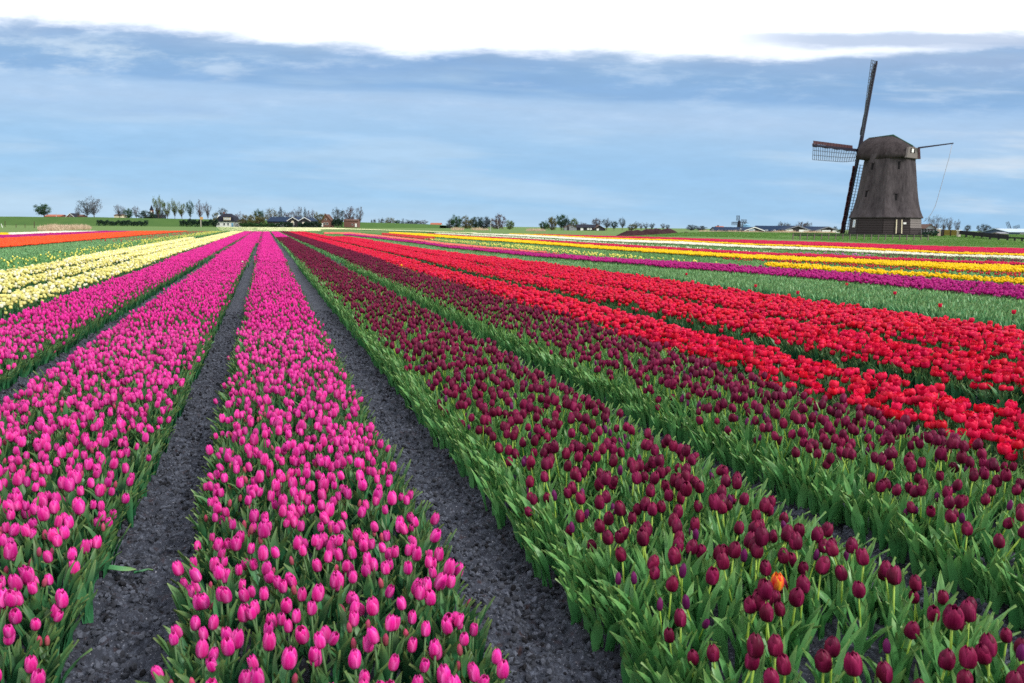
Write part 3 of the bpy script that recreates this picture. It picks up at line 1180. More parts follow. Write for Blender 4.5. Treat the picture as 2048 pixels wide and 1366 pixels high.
def filler():
    """plants that carry leaves only, between the flowering ones"""
    for kind, dens in (('purple', 85), ('pink', 45), ('red', 30)):
        P = jitter_grid(-8, 16, 1.2, 24, 1 / math.sqrt(dens), .5)
        P = P[in_view(P)]
        D = P @ HEAD[:2]
        P = P[D < 20]
        P = P[band_of(P) == kind]
        n = len(P)
        D = P @ HEAD[:2]
        z = soil_z(P[:, 0], P[:, 1], 0.0)
        mass('tulip_leaves', np.c_[P, z], np.c_[rng.normal(0, .1, (n, 2)), rng.uniform(0, 6.28, n)], rng.normal(.92, .12, n) * (1.06 if kind == 'purple' else .9), [f'fill:{"purple" if kind == "purple" else "pink"}{0 if d < 9.5 else 1}:{w}' for d, w in zip(D, rng.integers(0, 6, n))])


filler()


def edges():
    for i, (kind, a, b) in enumerate(BEDX[:8]):
        for x, sg in ((a, -1), (b, 1)):
            y = np.arange(1.3, 36, .05 if kind in ('pink', 'purple') else .09)
            y = y + rng.uniform(-.03, .03, len(y))
            P = np.c_[x + sg * rng.uniform(-.06, .015, len(y)), y]
            if kind == 'purple':
                P2 = np.c_[x + sg * rng.uniform(-.02, .09, len(y)), y + .03]
                P = np.concatenate([P, P2])
            P = P[in_view(P)]
            D = P @ HEAD[:2]
            P, D = P[D < 28], D[D < 28]
            n = len(P)
            rz = np.where(sg > 0, 0, math.pi) + rng.normal(0, .45, n)
            z = soil_z(P[:, 0], P[:, 1], 0.0)
            sc = rng.normal(.98, .12, n) * (.86 if kind == 'pink' else 1.0)
            v = rng.integers(0, 5, n)
            c = 'purple' if kind == 'purple' else 'pink'
            mass('tulip_leaves', np.c_[P, z], np.c_[np.zeros(n), np.zeros(n), rz], sc, [f'tuft:{c}{0 if d < 9.5 else 1}:{w}' for d, w in zip(D, v)])


edges()


# ------------------------------------------------------------------ the mass of tulips further off
# share of plants without a flower, per mille, in the thinly flowering strips
SPARSE = {'reddots': '~992', 'yellowdots': '~976', 'lemon': '~962', 'brick': '~895', 'dusky': '~970', 'creamstrip': '~955', 'lilac': '~950', 'palefield': '~990'}


def far_points():
    for size, d0, d1, x0, x1 in ((.22, 28, 55, -45, 60), (.40, 55, 150, -70, 130)):
        P = jitter_grid(x0, x1, d0 * .55, 150, size, .28)
        D = P @ HEAD[:2]
        P = P[(D >= d0 - .7) & (D < d1)]
        P = P[in_view(P, 120)]
        B = band_of(P)
        for b in np.unique(B):
            if b in ('', 'palefield'):
                continue
            kind = KIND_OF[b]
            Q = P[B == b]
            n = len(Q)
            nm = {'leafy': 'tulip_leaves', 'greens': 'tulip_leaves', 'reddots': 'brick_red_tulips', 'yellowdots': 'lemon_tulips'}.get(b) or NAME.get(kind, kind + '_tulip') + 's'
            if kind == 'brick':
                nm = 'brick_red_tulips'
            tagk = kind + SPARSE.get(b, '')
            z = np.where(D[0:1] > 0, 0.03, 0) + np.zeros(n)
            mass(nm, np.c_[Q, z], np.c_[np.zeros((n, 2)), rng.integers(0, 4, n) * math.pi / 2 + rng.normal(0, .1, n)], rng.normal(1, .05, n), [f'clump:{tagk}:{size}:{w}' for w in rng.integers(0, 10 if '~' in tagk else 4, n)])
    # sparse strips that come nearer than 28 m
    P = jitter_grid(-38, 46, 5, 46, .16, .4)
    P = P[in_view(P)]
    D = P @ HEAD[:2]
    P = P[D < 28]
    B = band_of(P)
    for b, nm in (('reddots', 'brick_red_tulips'), ('yellowdots', 'lemon_tulips'), ('lemon', 'lemon_tulips'), ('brick', 'brick_red_tulips'), ('crimson2', 'crimson_tulips'), ('dusky', 'dusky_tulips'), ('lilac', 'lilac_tulips'), ('white', 'white_tulips'), ('greens', 'tulip_leaves')):
        Q = P[B == b]
        n = len(Q)
        if n:
            kind = KIND_OF[b] + SPARSE.get(b, '')
            mass(nm, np.c_[Q, np.full(n, .03)], np.c_[np.zeros((n, 2)), rng.uniform(0, 6.28, n)], np.ones(n), [f'clump:{kind}:.16:{w}' for w in rng.integers(0, 24 if '~' in kind else 4, n)])
    # pale field past the end of the block
    P = jitter_grid(-60, 110, 120, 420, .9, .4)
    P = P[in_view(P, 60)]
    P = P[band_of(P) == 'palefield']
    n = len(P)
    px = project(np.c_[P, np.full(n, HP)])[0]
    thin = rng.random(n) < np.interp(px, [440, 560, 700, 800], [1.0, .88, .55, .1])
    mass('pale_yellow_tulips', np.c_[P, np.full(n, -.05)], np.c_[np.zeros((n, 2)), rng.uniform(0, 6.28, n)], np.ones(n), [f'clump:pale{"~990" if t else ""}:.9:{w}' for t, w in zip(thin, rng.integers(0, 4, n))])


far_points()


def mesh_for(key):
    k = key.split(':')
    if k[0] == 'tuft':
        return leaf_tuft(int(k[2]), k[1][:-1], int(k[1][-1]))
    if k[0] == 'fill':
        mb = MB()
        r = random.Random(int(k[2]) + 700)
        lod = int(k[1][-1])
        for q in range(4):
            leaf(mb, r.uniform(.13, .25), r.uniform(.020, .036), r.uniform(.05, .9), r.uniform(0, 6.28), (r.uniform(-.02, .02), r.uniform(-.02, .02), 0), r.uniform(.03, .30), 4 if lod else 7, 3, seed=r.random(), curl=r.uniform(-.9, .9))
        return mb.mesh('leaf_tuft', LEAF_LIGHT if k[1][:-1] == 'purple' else LEAF, True)
    if k[0] == 'leafy':
        mb = MB()
        r = random.Random(int(k[1]) + 300)
        for q in range(4):
            leaf(mb, r.uniform(.15, .27), r.uniform(.028, .042), r.uniform(.1, .8), r.uniform(0, 6.28), (r.uniform(-.03, .03), r.uniform(-.03, .03), 0), r.uniform(.05, .35), 5, 3, seed=r.random(), curl=r.uniform(-.6, .6))
        return mb.mesh('leaf_tuft', LEAF_BLUE, True)
    if k[0] == 'clump':
        size = float(k[2])
        kind, sparse = k[1].split('~')[0], '~' in k[1]
        leafy = kind in ('leafy', 'greens')
        n = {.16: 3,   .22: 9, .40: 24, .9: 60}[size]
        bare = 1.01 if leafy else float(k[1].split('~')[1]) / 1000 if sparse else .0
        if kind == 'purple':
            n = {.22: 5, .40: 14}.get(size, n)
        lm = LEAF_LIGHT if kind == 'greens' else LEAF_BLUE if leafy or sparse and kind == 'brick' and k[1].endswith('992') else LEAF_LIGHT if sparse else None
        return clump_mesh('magenta' if leafy else kind, int(k[3]) + len(k[1]), size, n, bare, lm)
    kind, st, v = k[0], k[1], int(k[2])
    return plant_mesh(kind, v, int(st[1]), st[0] == 'b')


def build_masses():
    for name, rows in MASS.items():
        keys = sorted({k for r in rows for k in r[3]})
        ix = {k: i for i, k in enumerate(keys)}
        protos = [proto(mesh_for(k)) for k in keys]
        P = np.concatenate([r[0] for r in rows])
        rot = np.concatenate([r[1] for r in rows])
        scl = np.concatenate([r[2] for r in rows])
        idx = np.concatenate([[ix[k] for k in r[3]] for r in rows])
        scatter(name, protos, P, rot, scl, idx, name.replace('_', ' ') + ' filling the beds further off' if 'leaves' not in name else 'green tulip leaves of the bed edges and the unflowered strip')
        print(name, len(P))


build_masses()


# ------------------------------------------------------------------ the dike beyond the field
DIKE_TOP = [(-500, 431.5, 400), (0, 433.0, 420), (200, 434.5, 435), (400, 438.5, 450), (560, 441.0, 470), (700, 443.8, 500), (845, 448.3, 560), (880, 451.0, 575)]


def dike_crest(px):
    xs = [q[0] for q in DIKE_TOP]
    return at(px, float(np.interp(px, xs, [q[1] for q in DIKE_TOP])), float(np.interp(px, xs, [q[2] for q in DIKE_TOP])))


def make_dike():
    V, Fc = [], []
    cols = np.linspace(-500, 880, 70)
    for i, px in enumerate(cols):
        c = dike_crest(px)
        h = max(c[2], .05)
        wob = .12 * math.sin(i * 1.7) + .1 * math.sin(i * .6)
        for back, z in ((-h * 3.2 - 2, -.1), (-h * 1.5, h * .5 + wob * .4), (-.8, h - .12 + wob * .3), (0, h + wob * .3), (110, h - .1), (130, -.1)):
            V.append((c[0] + HEAD[0] * back, c[1] + HEAD[1] * back, z))
    n = 6
    for i in range(len(cols) - 1):
        for k in range(n - 1):
            Fc.append((i * n + k, (i + 1) * n + k, (i + 1) * n + k + 1, i * n + k + 1))
    me = bpy.data.meshes.new('dike')
    me.from_pydata(V, [], Fc)
    me.materials.append(DIKE)
    me.polygons.foreach_set('use_smooth', [True] * len(me.polygons))
    link('dike', me, kind='structure', label='long green dike closing the view on one side')


make_dike()

# ------------------------------------------------------------------ trees
BARK = plain('bark', (0.10, 0.075, 0.06), 0.9, 0.1)


def crown_mat(name, a, b):
    M = Mat(name)
    t = M.tc()
    c = M.mix(t[1], a, b)
    return M.done(c, 0.8, 0.1, 0.12)


CROWN = {
    'green': crown_mat('green_crown', (0.017, 0.053, 0.022), (0.049, 0.109, 0.039)), 'dark': crown_mat('dark_crown', (0.015, 0.036, 0.027), (0.034, 0.068, 0.043)),
    'olive': crown_mat('olive_crown', (0.072, 0.080, 0.029), (0.152, 0.145, 0.053)), 'brown': crown_mat('brown_twig_crown', (0.067, 0.044, 0.048), (0.126, 0.084, 0.082)),
    'grey': crown_mat('grey_twig_crown', (0.090, 0.092, 0.110), (0.162, 0.163, 0.183)), 'blue': crown_mat('haze_blue_crown', (0.045, 0.075, 0.096), (0.090, 0.124, 0.144)),  # bluish crown: distance haze painted into the foliage colour
    'lime': crown_mat('lime_crown', (0.077, 0.132, 0.034), (0.152, 0.203, 0.067))}


def tree_mesh(shape, cover, seed):
    """trunk and crown of a tree of height 1 and crown width 1; cover: leaf cards in each cluster of twigs"""
    r = random.Random(seed)
    tr, cr = MB(), MB()
    cz, rz, fork = {'round': (.60, .40, .26), 'poplar': (.58, .42, .22), 'low': (.47, .55, .05)}[shape]
    lean = r.uniform(-.06, .06)
    tr.tube([(0, 0, -.03), (lean * .4, 0, fork), (lean, .02, .55), (lean * .6, 0, .84)], [.034, .026, .015, .005], 6, cap=False)
    n = {'round': 44, 'poplar': 40, 'low': 56}[shape]
    lobes = [(r.uniform(0, 6.28), r.uniform(-.4, .9), r.uniform(.75, 1.12)) for _ in range(6)]
    done = 0
    while done < n:
        v = np.array([r.gauss(0, 1) for _ in range(3)])
        v /= np.linalg.norm(v)
        q = r.uniform(.25, 1.0) ** .5
        k = 1.0
        for a, e, m in lobes:
            d = v @ np.array((math.cos(a) * math.cos(e), math.sin(a) * math.cos(e), math.sin(e)))
            k += max(0, d - .5) * (m - .85)
        c = np.array((v[0] * .47 * q * k, v[1] * .47 * q * k, cz + v[2] * rz * q * min(k, 1.05)))
        if c[2] < fork + .02 and shape != 'low' or c[2] < .03:
            continue
        if shape == 'poplar':
            c[:2] *= .35 + .75 * min(1, max(0, (c[2] - .2) / .5))
        done += 1
        t0 = r.uniform(.0, .75) if shape != 'low' else r.uniform(0, .3)
        z0 = max(fork * .6, c[2] * .45 - .05 + t0 * .12)
        b0 = np.array((lean * min(1, z0 / .55), 0, z0))
        md = b0 * .45 + c * .55 + np.array((0, 0, -.04 if shape != 'poplar' else -.09))
        (tr if done % 3 == 0 else cr).tube([b0, md, c], [.013, .008, .003], 4, 1 if done % 3 else 0, (.5, r.random(), 0), cap=False)
        for _ in range(12):
            d = np.array((r.gauss(0, 1), r.gauss(0, 1), r.gauss(.6, 1)))
            d *= r.uniform(.06, .15) / np.linalg.norm(d)
            s_ = np.cross(d, (r.random(), .3, r.random())) * .055
            e = c + np.array([r.gauss(0, .02) for _ in range(3)])
            cr.add([e - s_, e + s_, e + d], [(0, 1, 2)], 1, (.5, r.random(), 0))
        base = r.random()
        for _ in range(cover * 8):
            e = c + np.array([r.gauss(0, .058) for _ in range(3)])
            a, b = np.array([r.gauss(0, 1) for _ in range(3)]), np.array([r.gauss(0, 1) for _ in range(3)])
            a *= r.uniform(.016, .034) / np.linalg.norm(a)
            b *= r.uniform(.014, .028) / np.linalg.norm(b)
            cr.add([e - a, e + b, e + a, e - b], [(0, 1, 2, 3)], 0, (.5, min(1, max(0, base + r.uniform(-.3, .3))), 0))
    return tr, cr


TREE_CACHE = {}


def tree(name, label, px0, px1, ytop, base, D, kind, cover, shape='round', category='tree', group=None):
    """base: 'dike' (stands on the dike), or a ground height in metres"""
    pxm = (px0 + px1) / 2
    p = at(pxm, 449, D)
    z = dike_crest(pxm)[2] - .3 if base == 'dike' else float(base)
    h = at(pxm, ytop, D)[2] - z
    w = abs(at(px1, 449, D) - at(px0, 449, D)) @ np.abs(RIGHT)
    key = (kind, cover, shape, len(label) % 3)
    if key not in TREE_CACHE:
        tr, cr = tree_mesh(shape, cover, 17 + 31 * key[3] + len(kind) * 7 + cover)
        TREE_CACHE[key] = (tr.mesh('trunk', BARK), cr.mesh('crown', [CROWN[kind], CROWN['brown' if kind in ('brown', 'olive', 'lime') else 'grey' if kind in ('grey', 'blue') else 'dark']]))
    w *= 1.14
    o = thing(name, label, category, (p[0], p[1], z), random.uniform(0, 6.28), group, (w, w, h * 1.03))
    link('trunk', TREE_CACHE[key][0], o)
    link('crown', TREE_CACHE[key][1], o)
    return o


G1, G2, G3, G4 = 'trees standing along the dike', 'trees around the farmhouse', 'trees of the far horizon', 'trees around the far farmyard'
T = 'bare_tree', 'leafy_tree', 'poplar_tree'
for a in [
    # on the dike
    ('leafy_tree', 'dark bushy tree standing alone at the far end of the dike', 75, 104, 408, 'dike', 440, 'green', 7, 'round'),
    ('bare_tree', 'small grey bare tree behind the white gabled house on the dike', 152, 164, 415, 'dike', 460, 'grey', 1, 'round'),
    ('bare_tree', 'tall grey tree with wide double crown beside the white gabled house', 160, 190, 399, 'dike', 462, 'blue', 2, 'round'),
    ('bare_tree', 'sparse tall tree overlapping the double-crowned tree on the dike', 176, 203, 395, 'dike', 470, 'grey', 2, 'round'),
    ('bare_tree', 'pale bare tree on the dike next to the round dark bush', 230, 251, 410, 'dike', 470, 'grey', 1, 'round'),
    ('leafy_tree', 'low round dark bush tree between two bare trees on the dike', 248, 265, 419, 'dike', 466, 'green', 7, 'low'),
    ('bare_tree', 'thin bare tree left of the church spire', 266, 281, 413, 'dike', 480, 'grey', 1, 'round'),
    ('leafy_tree', 'wide dark mound of shrubs in front of the church spire', 278, 312, 422, 'dike', 462, 'dark', 7, 'low'),
    ('leafy_tree', 'small bluish tree just right of the church spire', 314, 330, 419, 'dike', 470, 'blue', 4, 'low'),
    ('poplar_tree', 'tallest crooked poplar with tufted top right of the church spire', 309, 326, 392, 'dike', 452, 'lime', 3, 'poplar'),
    ('poplar_tree', 'broad pale green poplar second in the row along the dike', 326, 345, 400, 'dike', 452, 'lime', 3, 'poplar'),
    ('poplar_tree', 'slender leaning poplar third in the row along the dike', 344, 357, 400, 'dike', 456, 'lime', 3, 'poplar'),
    ('poplar_tree', 'dense poplar fourth in the row along the dike', 355, 374, 406, 'dike', 456, 'lime', 3, 'poplar'),
    ('poplar_tree', 'narrow dark poplar fifth in the row along the dike', 374, 389, 404, 'dike', 458, 'green', 4, 'poplar'),
    ('poplar_tree', 'bare brown poplar sixth in the row along the dike', 391, 411, 403, 'dike', 460, 'brown', 1, 'poplar'),
    ('poplar_tree', 'greyish poplar last in the row along the dike', 409, 424, 406, 'dike', 462, 'grey', 2, 'poplar'),
    # around the farmhouse
    ('leafy_tree', 'olive bush against the left side of the black-roofed farmhouse', 424, 441, 427, .0, 425, 'olive', 6, 'low'),
    ('bare_tree', 'sparse green tree behind the black roof of the farmhouse', 436, 455, 416, 'dike', 470, 'blue', 2, 'round'),
    ('bare_tree', 'low brown tangle of bare trees right of the farmhouse', 470, 494, 426, .0, 440, 'brown', 1, 'round'),
    ('leafy_tree', 'rounded yellow-green willow beside the farmhouse garden', 478, 504, 431, .0, 420, 'olive', 5, 'low'),
    ('leafy_tree', 'large golden willow left of the blue-roofed barn', 498, 530, 429, .0, 418, 'olive', 6, 'low'),
    ('leafy_tree', 'small dark green tree rising behind the golden willow', 510, 529, 422, .0, 440, 'green', 7, 'round'),
    ('leafy_tree', 'reddish budding tree behind the left end of the barn', 531, 556, 418, .0, 440, 'olive', 3, 'round'),
    ('bare_tree', 'bluish bare tree behind the ridge of the barn', 555, 573, 417, .0, 445, 'blue', 2, 'round'),
    ('bare_tree', 'brown leafless tree behind the middle of the barn', 570, 592, 423, .0, 442, 'brown', 2, 'round'),
    ('bare_tree', 'umbrella-crowned bare tree behind the white barn gable', 588, 608, 417, .0, 450, 'grey', 2, 'round'),
    ('bare_tree', 'slim bare tree between the two barn gables', 606, 618, 418, .0, 452, 'blue', 2, 'round'),
    ('bare_tree', 'wide brown tree behind the right barn gable', 615, 633, 421, .0, 446, 'brown', 2, 'round'),
    ('leafy_tree', 'olive tree at the right end of the barn', 628, 648, 425, .0, 442, 'olive', 5, 'round'),
    ('leafy_tree', 'dark-stemmed spreading tree right of the brown gabled house', 664, 687, 414, .5, 470, 'blue', 3, 'round'),
    ('bare_tree', 'reddish brown round bare tree above the brick sheds', 686, 713, 416, .5, 476, 'brown', 2, 'round'),
    ('bare_tree', 'upright grey bare tree at the end of the house row', 711, 727, 414, .5, 478, 'grey', 2, 'poplar'),
    # horizon
    ('bare_tree', 'tiny bare tree on the skyline, first after the house row', 742, 752, 437, .0, 640, 'blue', 3, 'round'),
    ('bare_tree', 'tiny forked tree on the skyline, second after the house row', 756, 768, 435, .0, 640, 'blue', 3, 'round'),
    ('leafy_tree', 'small domed olive tree on the skyline above the dike', 769, 791, 436, .0, 620, 'olive', 5, 'round'),
    ('leafy_tree', 'tiny dark green bush on the crest of the dike', 791, 801, 440, 'dike', 545, 'green', 7, 'low'),
    ('leafy_tree', 'low bluish tree line piece just past the dike bush', 800, 820, 439, .0, 660, 'blue', 4, 'low'),
    ('leafy_tree', 'bluish tree on the skyline before the dike ends', 818, 838, 440, .0, 660, 'blue', 4, 'round'),
    ('bare_tree', 'dim bare tree on the skyline near the tiny red roofs', 836, 856, 440, .0, 670, 'grey', 3, 'round'),
    # grove in the middle
    ('bare_tree', 'pale bluish tree at the left end of the middle grove', 892, 908, 438, .0, 520, 'blue', 4, 'low'),
    ('leafy_tree', 'deep green full tree at the left of the middle grove', 902, 923, 431, .0, 490, 'green', 8, 'low'),
    ('leafy_tree', 'olive tree second in the middle grove', 921, 943, 433, .0, 495, 'olive', 5, 'low'),
    ('leafy_tree', 'dark brown dense tree in the heart of the middle grove', 938, 965, 434, .0, 500, 'dark', 6, 'low'),
    ('leafy_tree', 'grey-green tree behind the white pole in the middle grove', 958, 986, 434, .0, 505, 'blue', 6, 'low'),
    ('bare_tree', 'purplish brown domed tree at the right of the middle grove', 984, 1010, 430, .0, 500, 'brown', 5, 'low'),
    ('leafy_tree', 'single yellow-green round tree just right of the grove', 1013, 1028, 440, .0, 450, 'lime', 8, 'low'),
    # far farmyard
    ('leafy_tree', 'bright green bush at the left corner of the farmyard', 1079, 1096, 442, .0, 400, 'green', 8, 'low'),
    ('leafy_tree', 'olive tree left of the farmyard rooftops', 1092, 1114, 436, .0, 410, 'olive', 6, 'low'),
    ('leafy_tree', 'tallest dark green tree over the farmyard', 1112, 1134, 429, .0, 420, 'green', 5, 'round'),
    ('bare_tree', 'dark purplish tree in front of the farmyard sheds', 1118, 1142, 438, .0, 412, 'dark', 5, 'low'),
    ('leafy_tree', 'small light green tree above the reddish farmyard shed', 1140, 1156, 438, .0, 425, 'lime', 5, 'round'),
    ('bare_tree', 'low grey tree over the black farmyard barn', 1158, 1176, 445, .0, 440, 'grey', 3, 'low'),
    ('bare_tree', 'brown bare tree above the middle of the black barn', 1184, 1203, 438, .0, 450, 'brown', 3, 'round'),
    ('bare_tree', 'forked grey tree at the right end of the black barn', 1203, 1223, 438, .0, 440, 'blue', 3, 'round'),
    ('leafy_tree', 'small dark tree next to the forked grey tree', 1221, 1235, 443, .0, 445, 'dark', 5, 'round'),
    ('bare_tree', 'lone bare tree on the skyline left above the soil heap', 1238, 1251, 436, .0, 480, 'blue', 3, 'round'),
    ('leafy_tree', 'low brown-green bush over the left flank of the soil heap', 1256, 1272, 447, .0, 520, 'olive', 5, 'low'),
    ('poplar_tree', 'first of the pale poplars on the skyline above the soil heap', 1266, 1278, 444, .0, 560, 'blue', 2, 'poplar'),
    ('poplar_tree', 'second of the pale poplars on the skyline above the soil heap', 1277, 1288, 445, .0, 560, 'grey', 2, 'poplar'),
    ('poplar_tree', 'third of the pale poplars on the skyline above the soil heap', 1286, 1298, 446, .0, 560, 'blue', 2, 'poplar'),
    ('poplar_tree', 'narrow bluish tree standing apart right of the pale poplars', 1299, 1309, 446, .0, 570, 'blue', 4, 'poplar'),
    ('bare_tree', 'faint bare tree above the right half of the soil heap', 1321, 1332, 447, .0, 600, 'grey', 2, 'round'),
    ('bare_tree', 'faint tree beside the other above the soil heap peak', 1331, 1340, 449, .0, 600, 'blue', 3, 'round'),
    ('leafy_tree', 'dark low tree row piece on the skyline right of the heap', 1374, 1394, 450, .0, 600, 'blue', 6, 'low'),
    ('leafy_tree', 'dark low tree on the skyline before the red-roofed house', 1392, 1413, 452, .0, 600, 'blue', 6, 'low'),
    # sheds on the right
    ('bare_tree', 'small grey tree beside the far windmill', 1483, 1496, 443, .0, 420, 'blue', 3, 'round'),
    ('bare_tree', 'round grey tree behind the long dark shed roof', 1556, 1571, 444, .0, 430, 'grey', 3, 'round'),
    ('bare_tree', 'small thin tree behind the long dark shed roof', 1571, 1581, 446, .0, 430, 'grey', 3, 'round'),
    ('bare_tree', 'larger brownish tree behind the middle shed gable', 1594, 1611, 444, .0, 430, 'brown', 3, 'round'),
    ('bare_tree', 'grey tree to the right of the middle shed gable', 1608, 1624, 443, .0, 435, 'grey', 3, 'round'),
    ('leafy_tree', 'slim dark tree between the last shed and the mill sail', 1667, 1675, 453, .0, 360, 'blue', 4, 'poplar'),
    ('leafy_tree', 'low green bush at the foot of the mill sail', 1675, 1692, 458, .3, 320, 'green', 7, 'low'),
    # behind the mill
    ('bare_tree', 'leftmost bare tree of the row right of the mill', 1852, 1869, 435, .0, 330, 'grey', 1, 'poplar'),
    ('bare_tree', 'tallest bare tree of the row right of the mill', 1864, 1881, 431, .0, 330, 'grey', 1, 'poplar'),
    ('bare_tree', 'third bare tree of the row right of the mill', 1879, 1895, 435, .0, 330, 'grey', 1, 'poplar'),
    ('bare_tree', 'fourth lower bare tree of the row right of the mill', 1892, 1908, 437, .0, 330, 'grey', 1, 'poplar'),
    ('bare_tree', 'lone pointed bare tree above the white gate post', 1910, 1922, 441, .0, 340, 'grey', 2, 'poplar'),
    ('leafy_tree', 'small bluish tree between the gate and the blue barn', 1930, 1941, 450, .0, 400, 'blue', 4, 'round'),
    ('leafy_tree', 'grey-green dome-shaped tree left of the blue barn', 1958, 1984, 449, .0, 400, 'blue', 4, 'low'),
    ('leafy_tree', 'low dark tree hugging the left end of the blue barn', 1981, 2000, 456, .0, 395, 'blue', 6, 'low'),
]:
    tree(*a[:-1], shape=a[-1], group=G1 if a[5] == 'dike' else G3)


# hedges: dark masses of leaves with a body of their own
def hedge(label, px0, px1, ytop, ybot, D, kind, base=0.0):
    r = random.Random(int(px0))
    A, B_ = at(px0, 449, D), at(px1, 449, D)
    L_ = float(np.linalg.norm(B_[:2] - A[:2]))
    h = at((px0 + px1) / 2, ytop, D)[2] - base
    o = thing('hedge', label, 'hedge', ((A[0] + B_[0]) / 2, (A[1] + B_[1]) / 2, base), -PSI)
    mb = MB()
    n = int(min(3200, L_ * h * 42))
    for i in range(n):
        x = r.uniform(-.5, .5) * L_
        hh = h * (.78 + .18 * math.sin(x * .9 + px0) * math.sin(x * .37) + .10 * math.sin(x * 2.3) + .10 * r.random())
        c = np.array((x, r.uniform(-.9, .9), hh * math.sqrt(r.random())))
        a, b = np.array([r.gauss(0, 1) for _ in range(3)]), np.array([r.gauss(0, 1) for _ in range(3)])
        a *= r.uniform(.18, .40) / np.linalg.norm(a)
        b *= r.uniform(.15, .32) / np.linalg.norm(b)
        mb.add([c - a, c + b, c + a, c - b], [(0, 1, 2, 3)], 0, (.5, r.random(), 0))
    mb.build('foliage', CROWN[kind], o)
    st = MB()
    for i in range(max(4, int(L_ / 2))):
        x = -L_ / 2 + (i + .5) * L_ / max(4, int(L_ / 2))
        st.bar((x, 0, 0), (x + r.uniform(-.3, .3), r.uniform(-.3, .3), h * .7), .09, .04)
    st.build('stems', BARK, o)
    return o


hedge('long dark reed-like hedge on the slope of the dike', 194, 296, 440.3, 447, 400, 'dark', .1)
hedge('dark clipped hedge left of the black-roofed farmhouse', 360, 436, 438.5, 453, 412, 'dark')
hedge('ragged dark hedge below the golden willows', 480, 560, 446, 454, 408, 'green')
hedge('small dark hedge in front of the blue barn roof', 560, 586, 444, 454, 407, 'dark')
hedge('tall dark hedge in front of the white barn gables', 596, 643, 443, 454, 406, 'dark')
hedge('bushy garden hedge by the brown gabled house', 664, 686, 436, 446, 462, 'dark', .4)
hedge('dark scrub bush behind the fence by the mill corner', 1856, 1871, 462, 474, 96, 'dark', .8)

# ------------------------------------------------------------------ buildings far off
WOOD_DARK = plain('tarred_boards', (0.030, 0.027, 0.030), 0.7, 0.3, .5, 2.0, (1, 1, 6))
ROOF_BLUE = plain('blue_black_roof', (0.010, 0.026, 0.062), 0.75, 0.1, .3, .8)
ROOF_TILE = plain('dark_tiles', (0.016, 0.018, 0.030), 0.75, 0.12, .5, 1.5)
ROOF_RED = plain('red_tiles', (0.32, 0.10, 0.055), 0.7, 0.2, .4, 2.0)
ROOF_BROWN = plain('brown_tiles', (0.12, 0.065, 0.050), 0.75, 0.2, .4, 2.0)
ROOF_TIN = plain('pale_tin', (0.32, 0.42, 0.52), 0.35, 0.5, .2, .5)
WALL_WHITE = plain('white_wall', (0.72, 0.72, 0.70), 0.8, 0.2, .15, .7)
WALL_CREAM = plain('cream_boards', (0.68, 0.60, 0.44), 0.8, 0.2, .15, .7)
WALL_BRICK = plain('brick_wall', (0.17, 0.085, 0.070), 0.85, 0.15, .3, 3.0)
WALL_GREY = plain('grey_wall', (0.24, 0.25, 0.28), 0.85, 0.15, .3, 1.0)
PAINT_WHITE = plain('white_paint', (0.80, 0.80, 0.78), 0.5, 0.4, .08, 2.0)
GLASS = plain('window_glass', (0.03, 0.04, 0.05), 0.08, 0.6, .1)
GLASS_PALE = plain('curtained_glass', (0.45, 0.50, 0.55), 0.2, 0.5, .1)
TANK_BLUE = plain('blue_tank', (0.20, 0.42, 0.62), 0.5, 0.4, .15)


def metres(px0, px1, D):
    return float(abs((at(px1, 449, D) - at(px0, 449, D)) @ RIGHT))


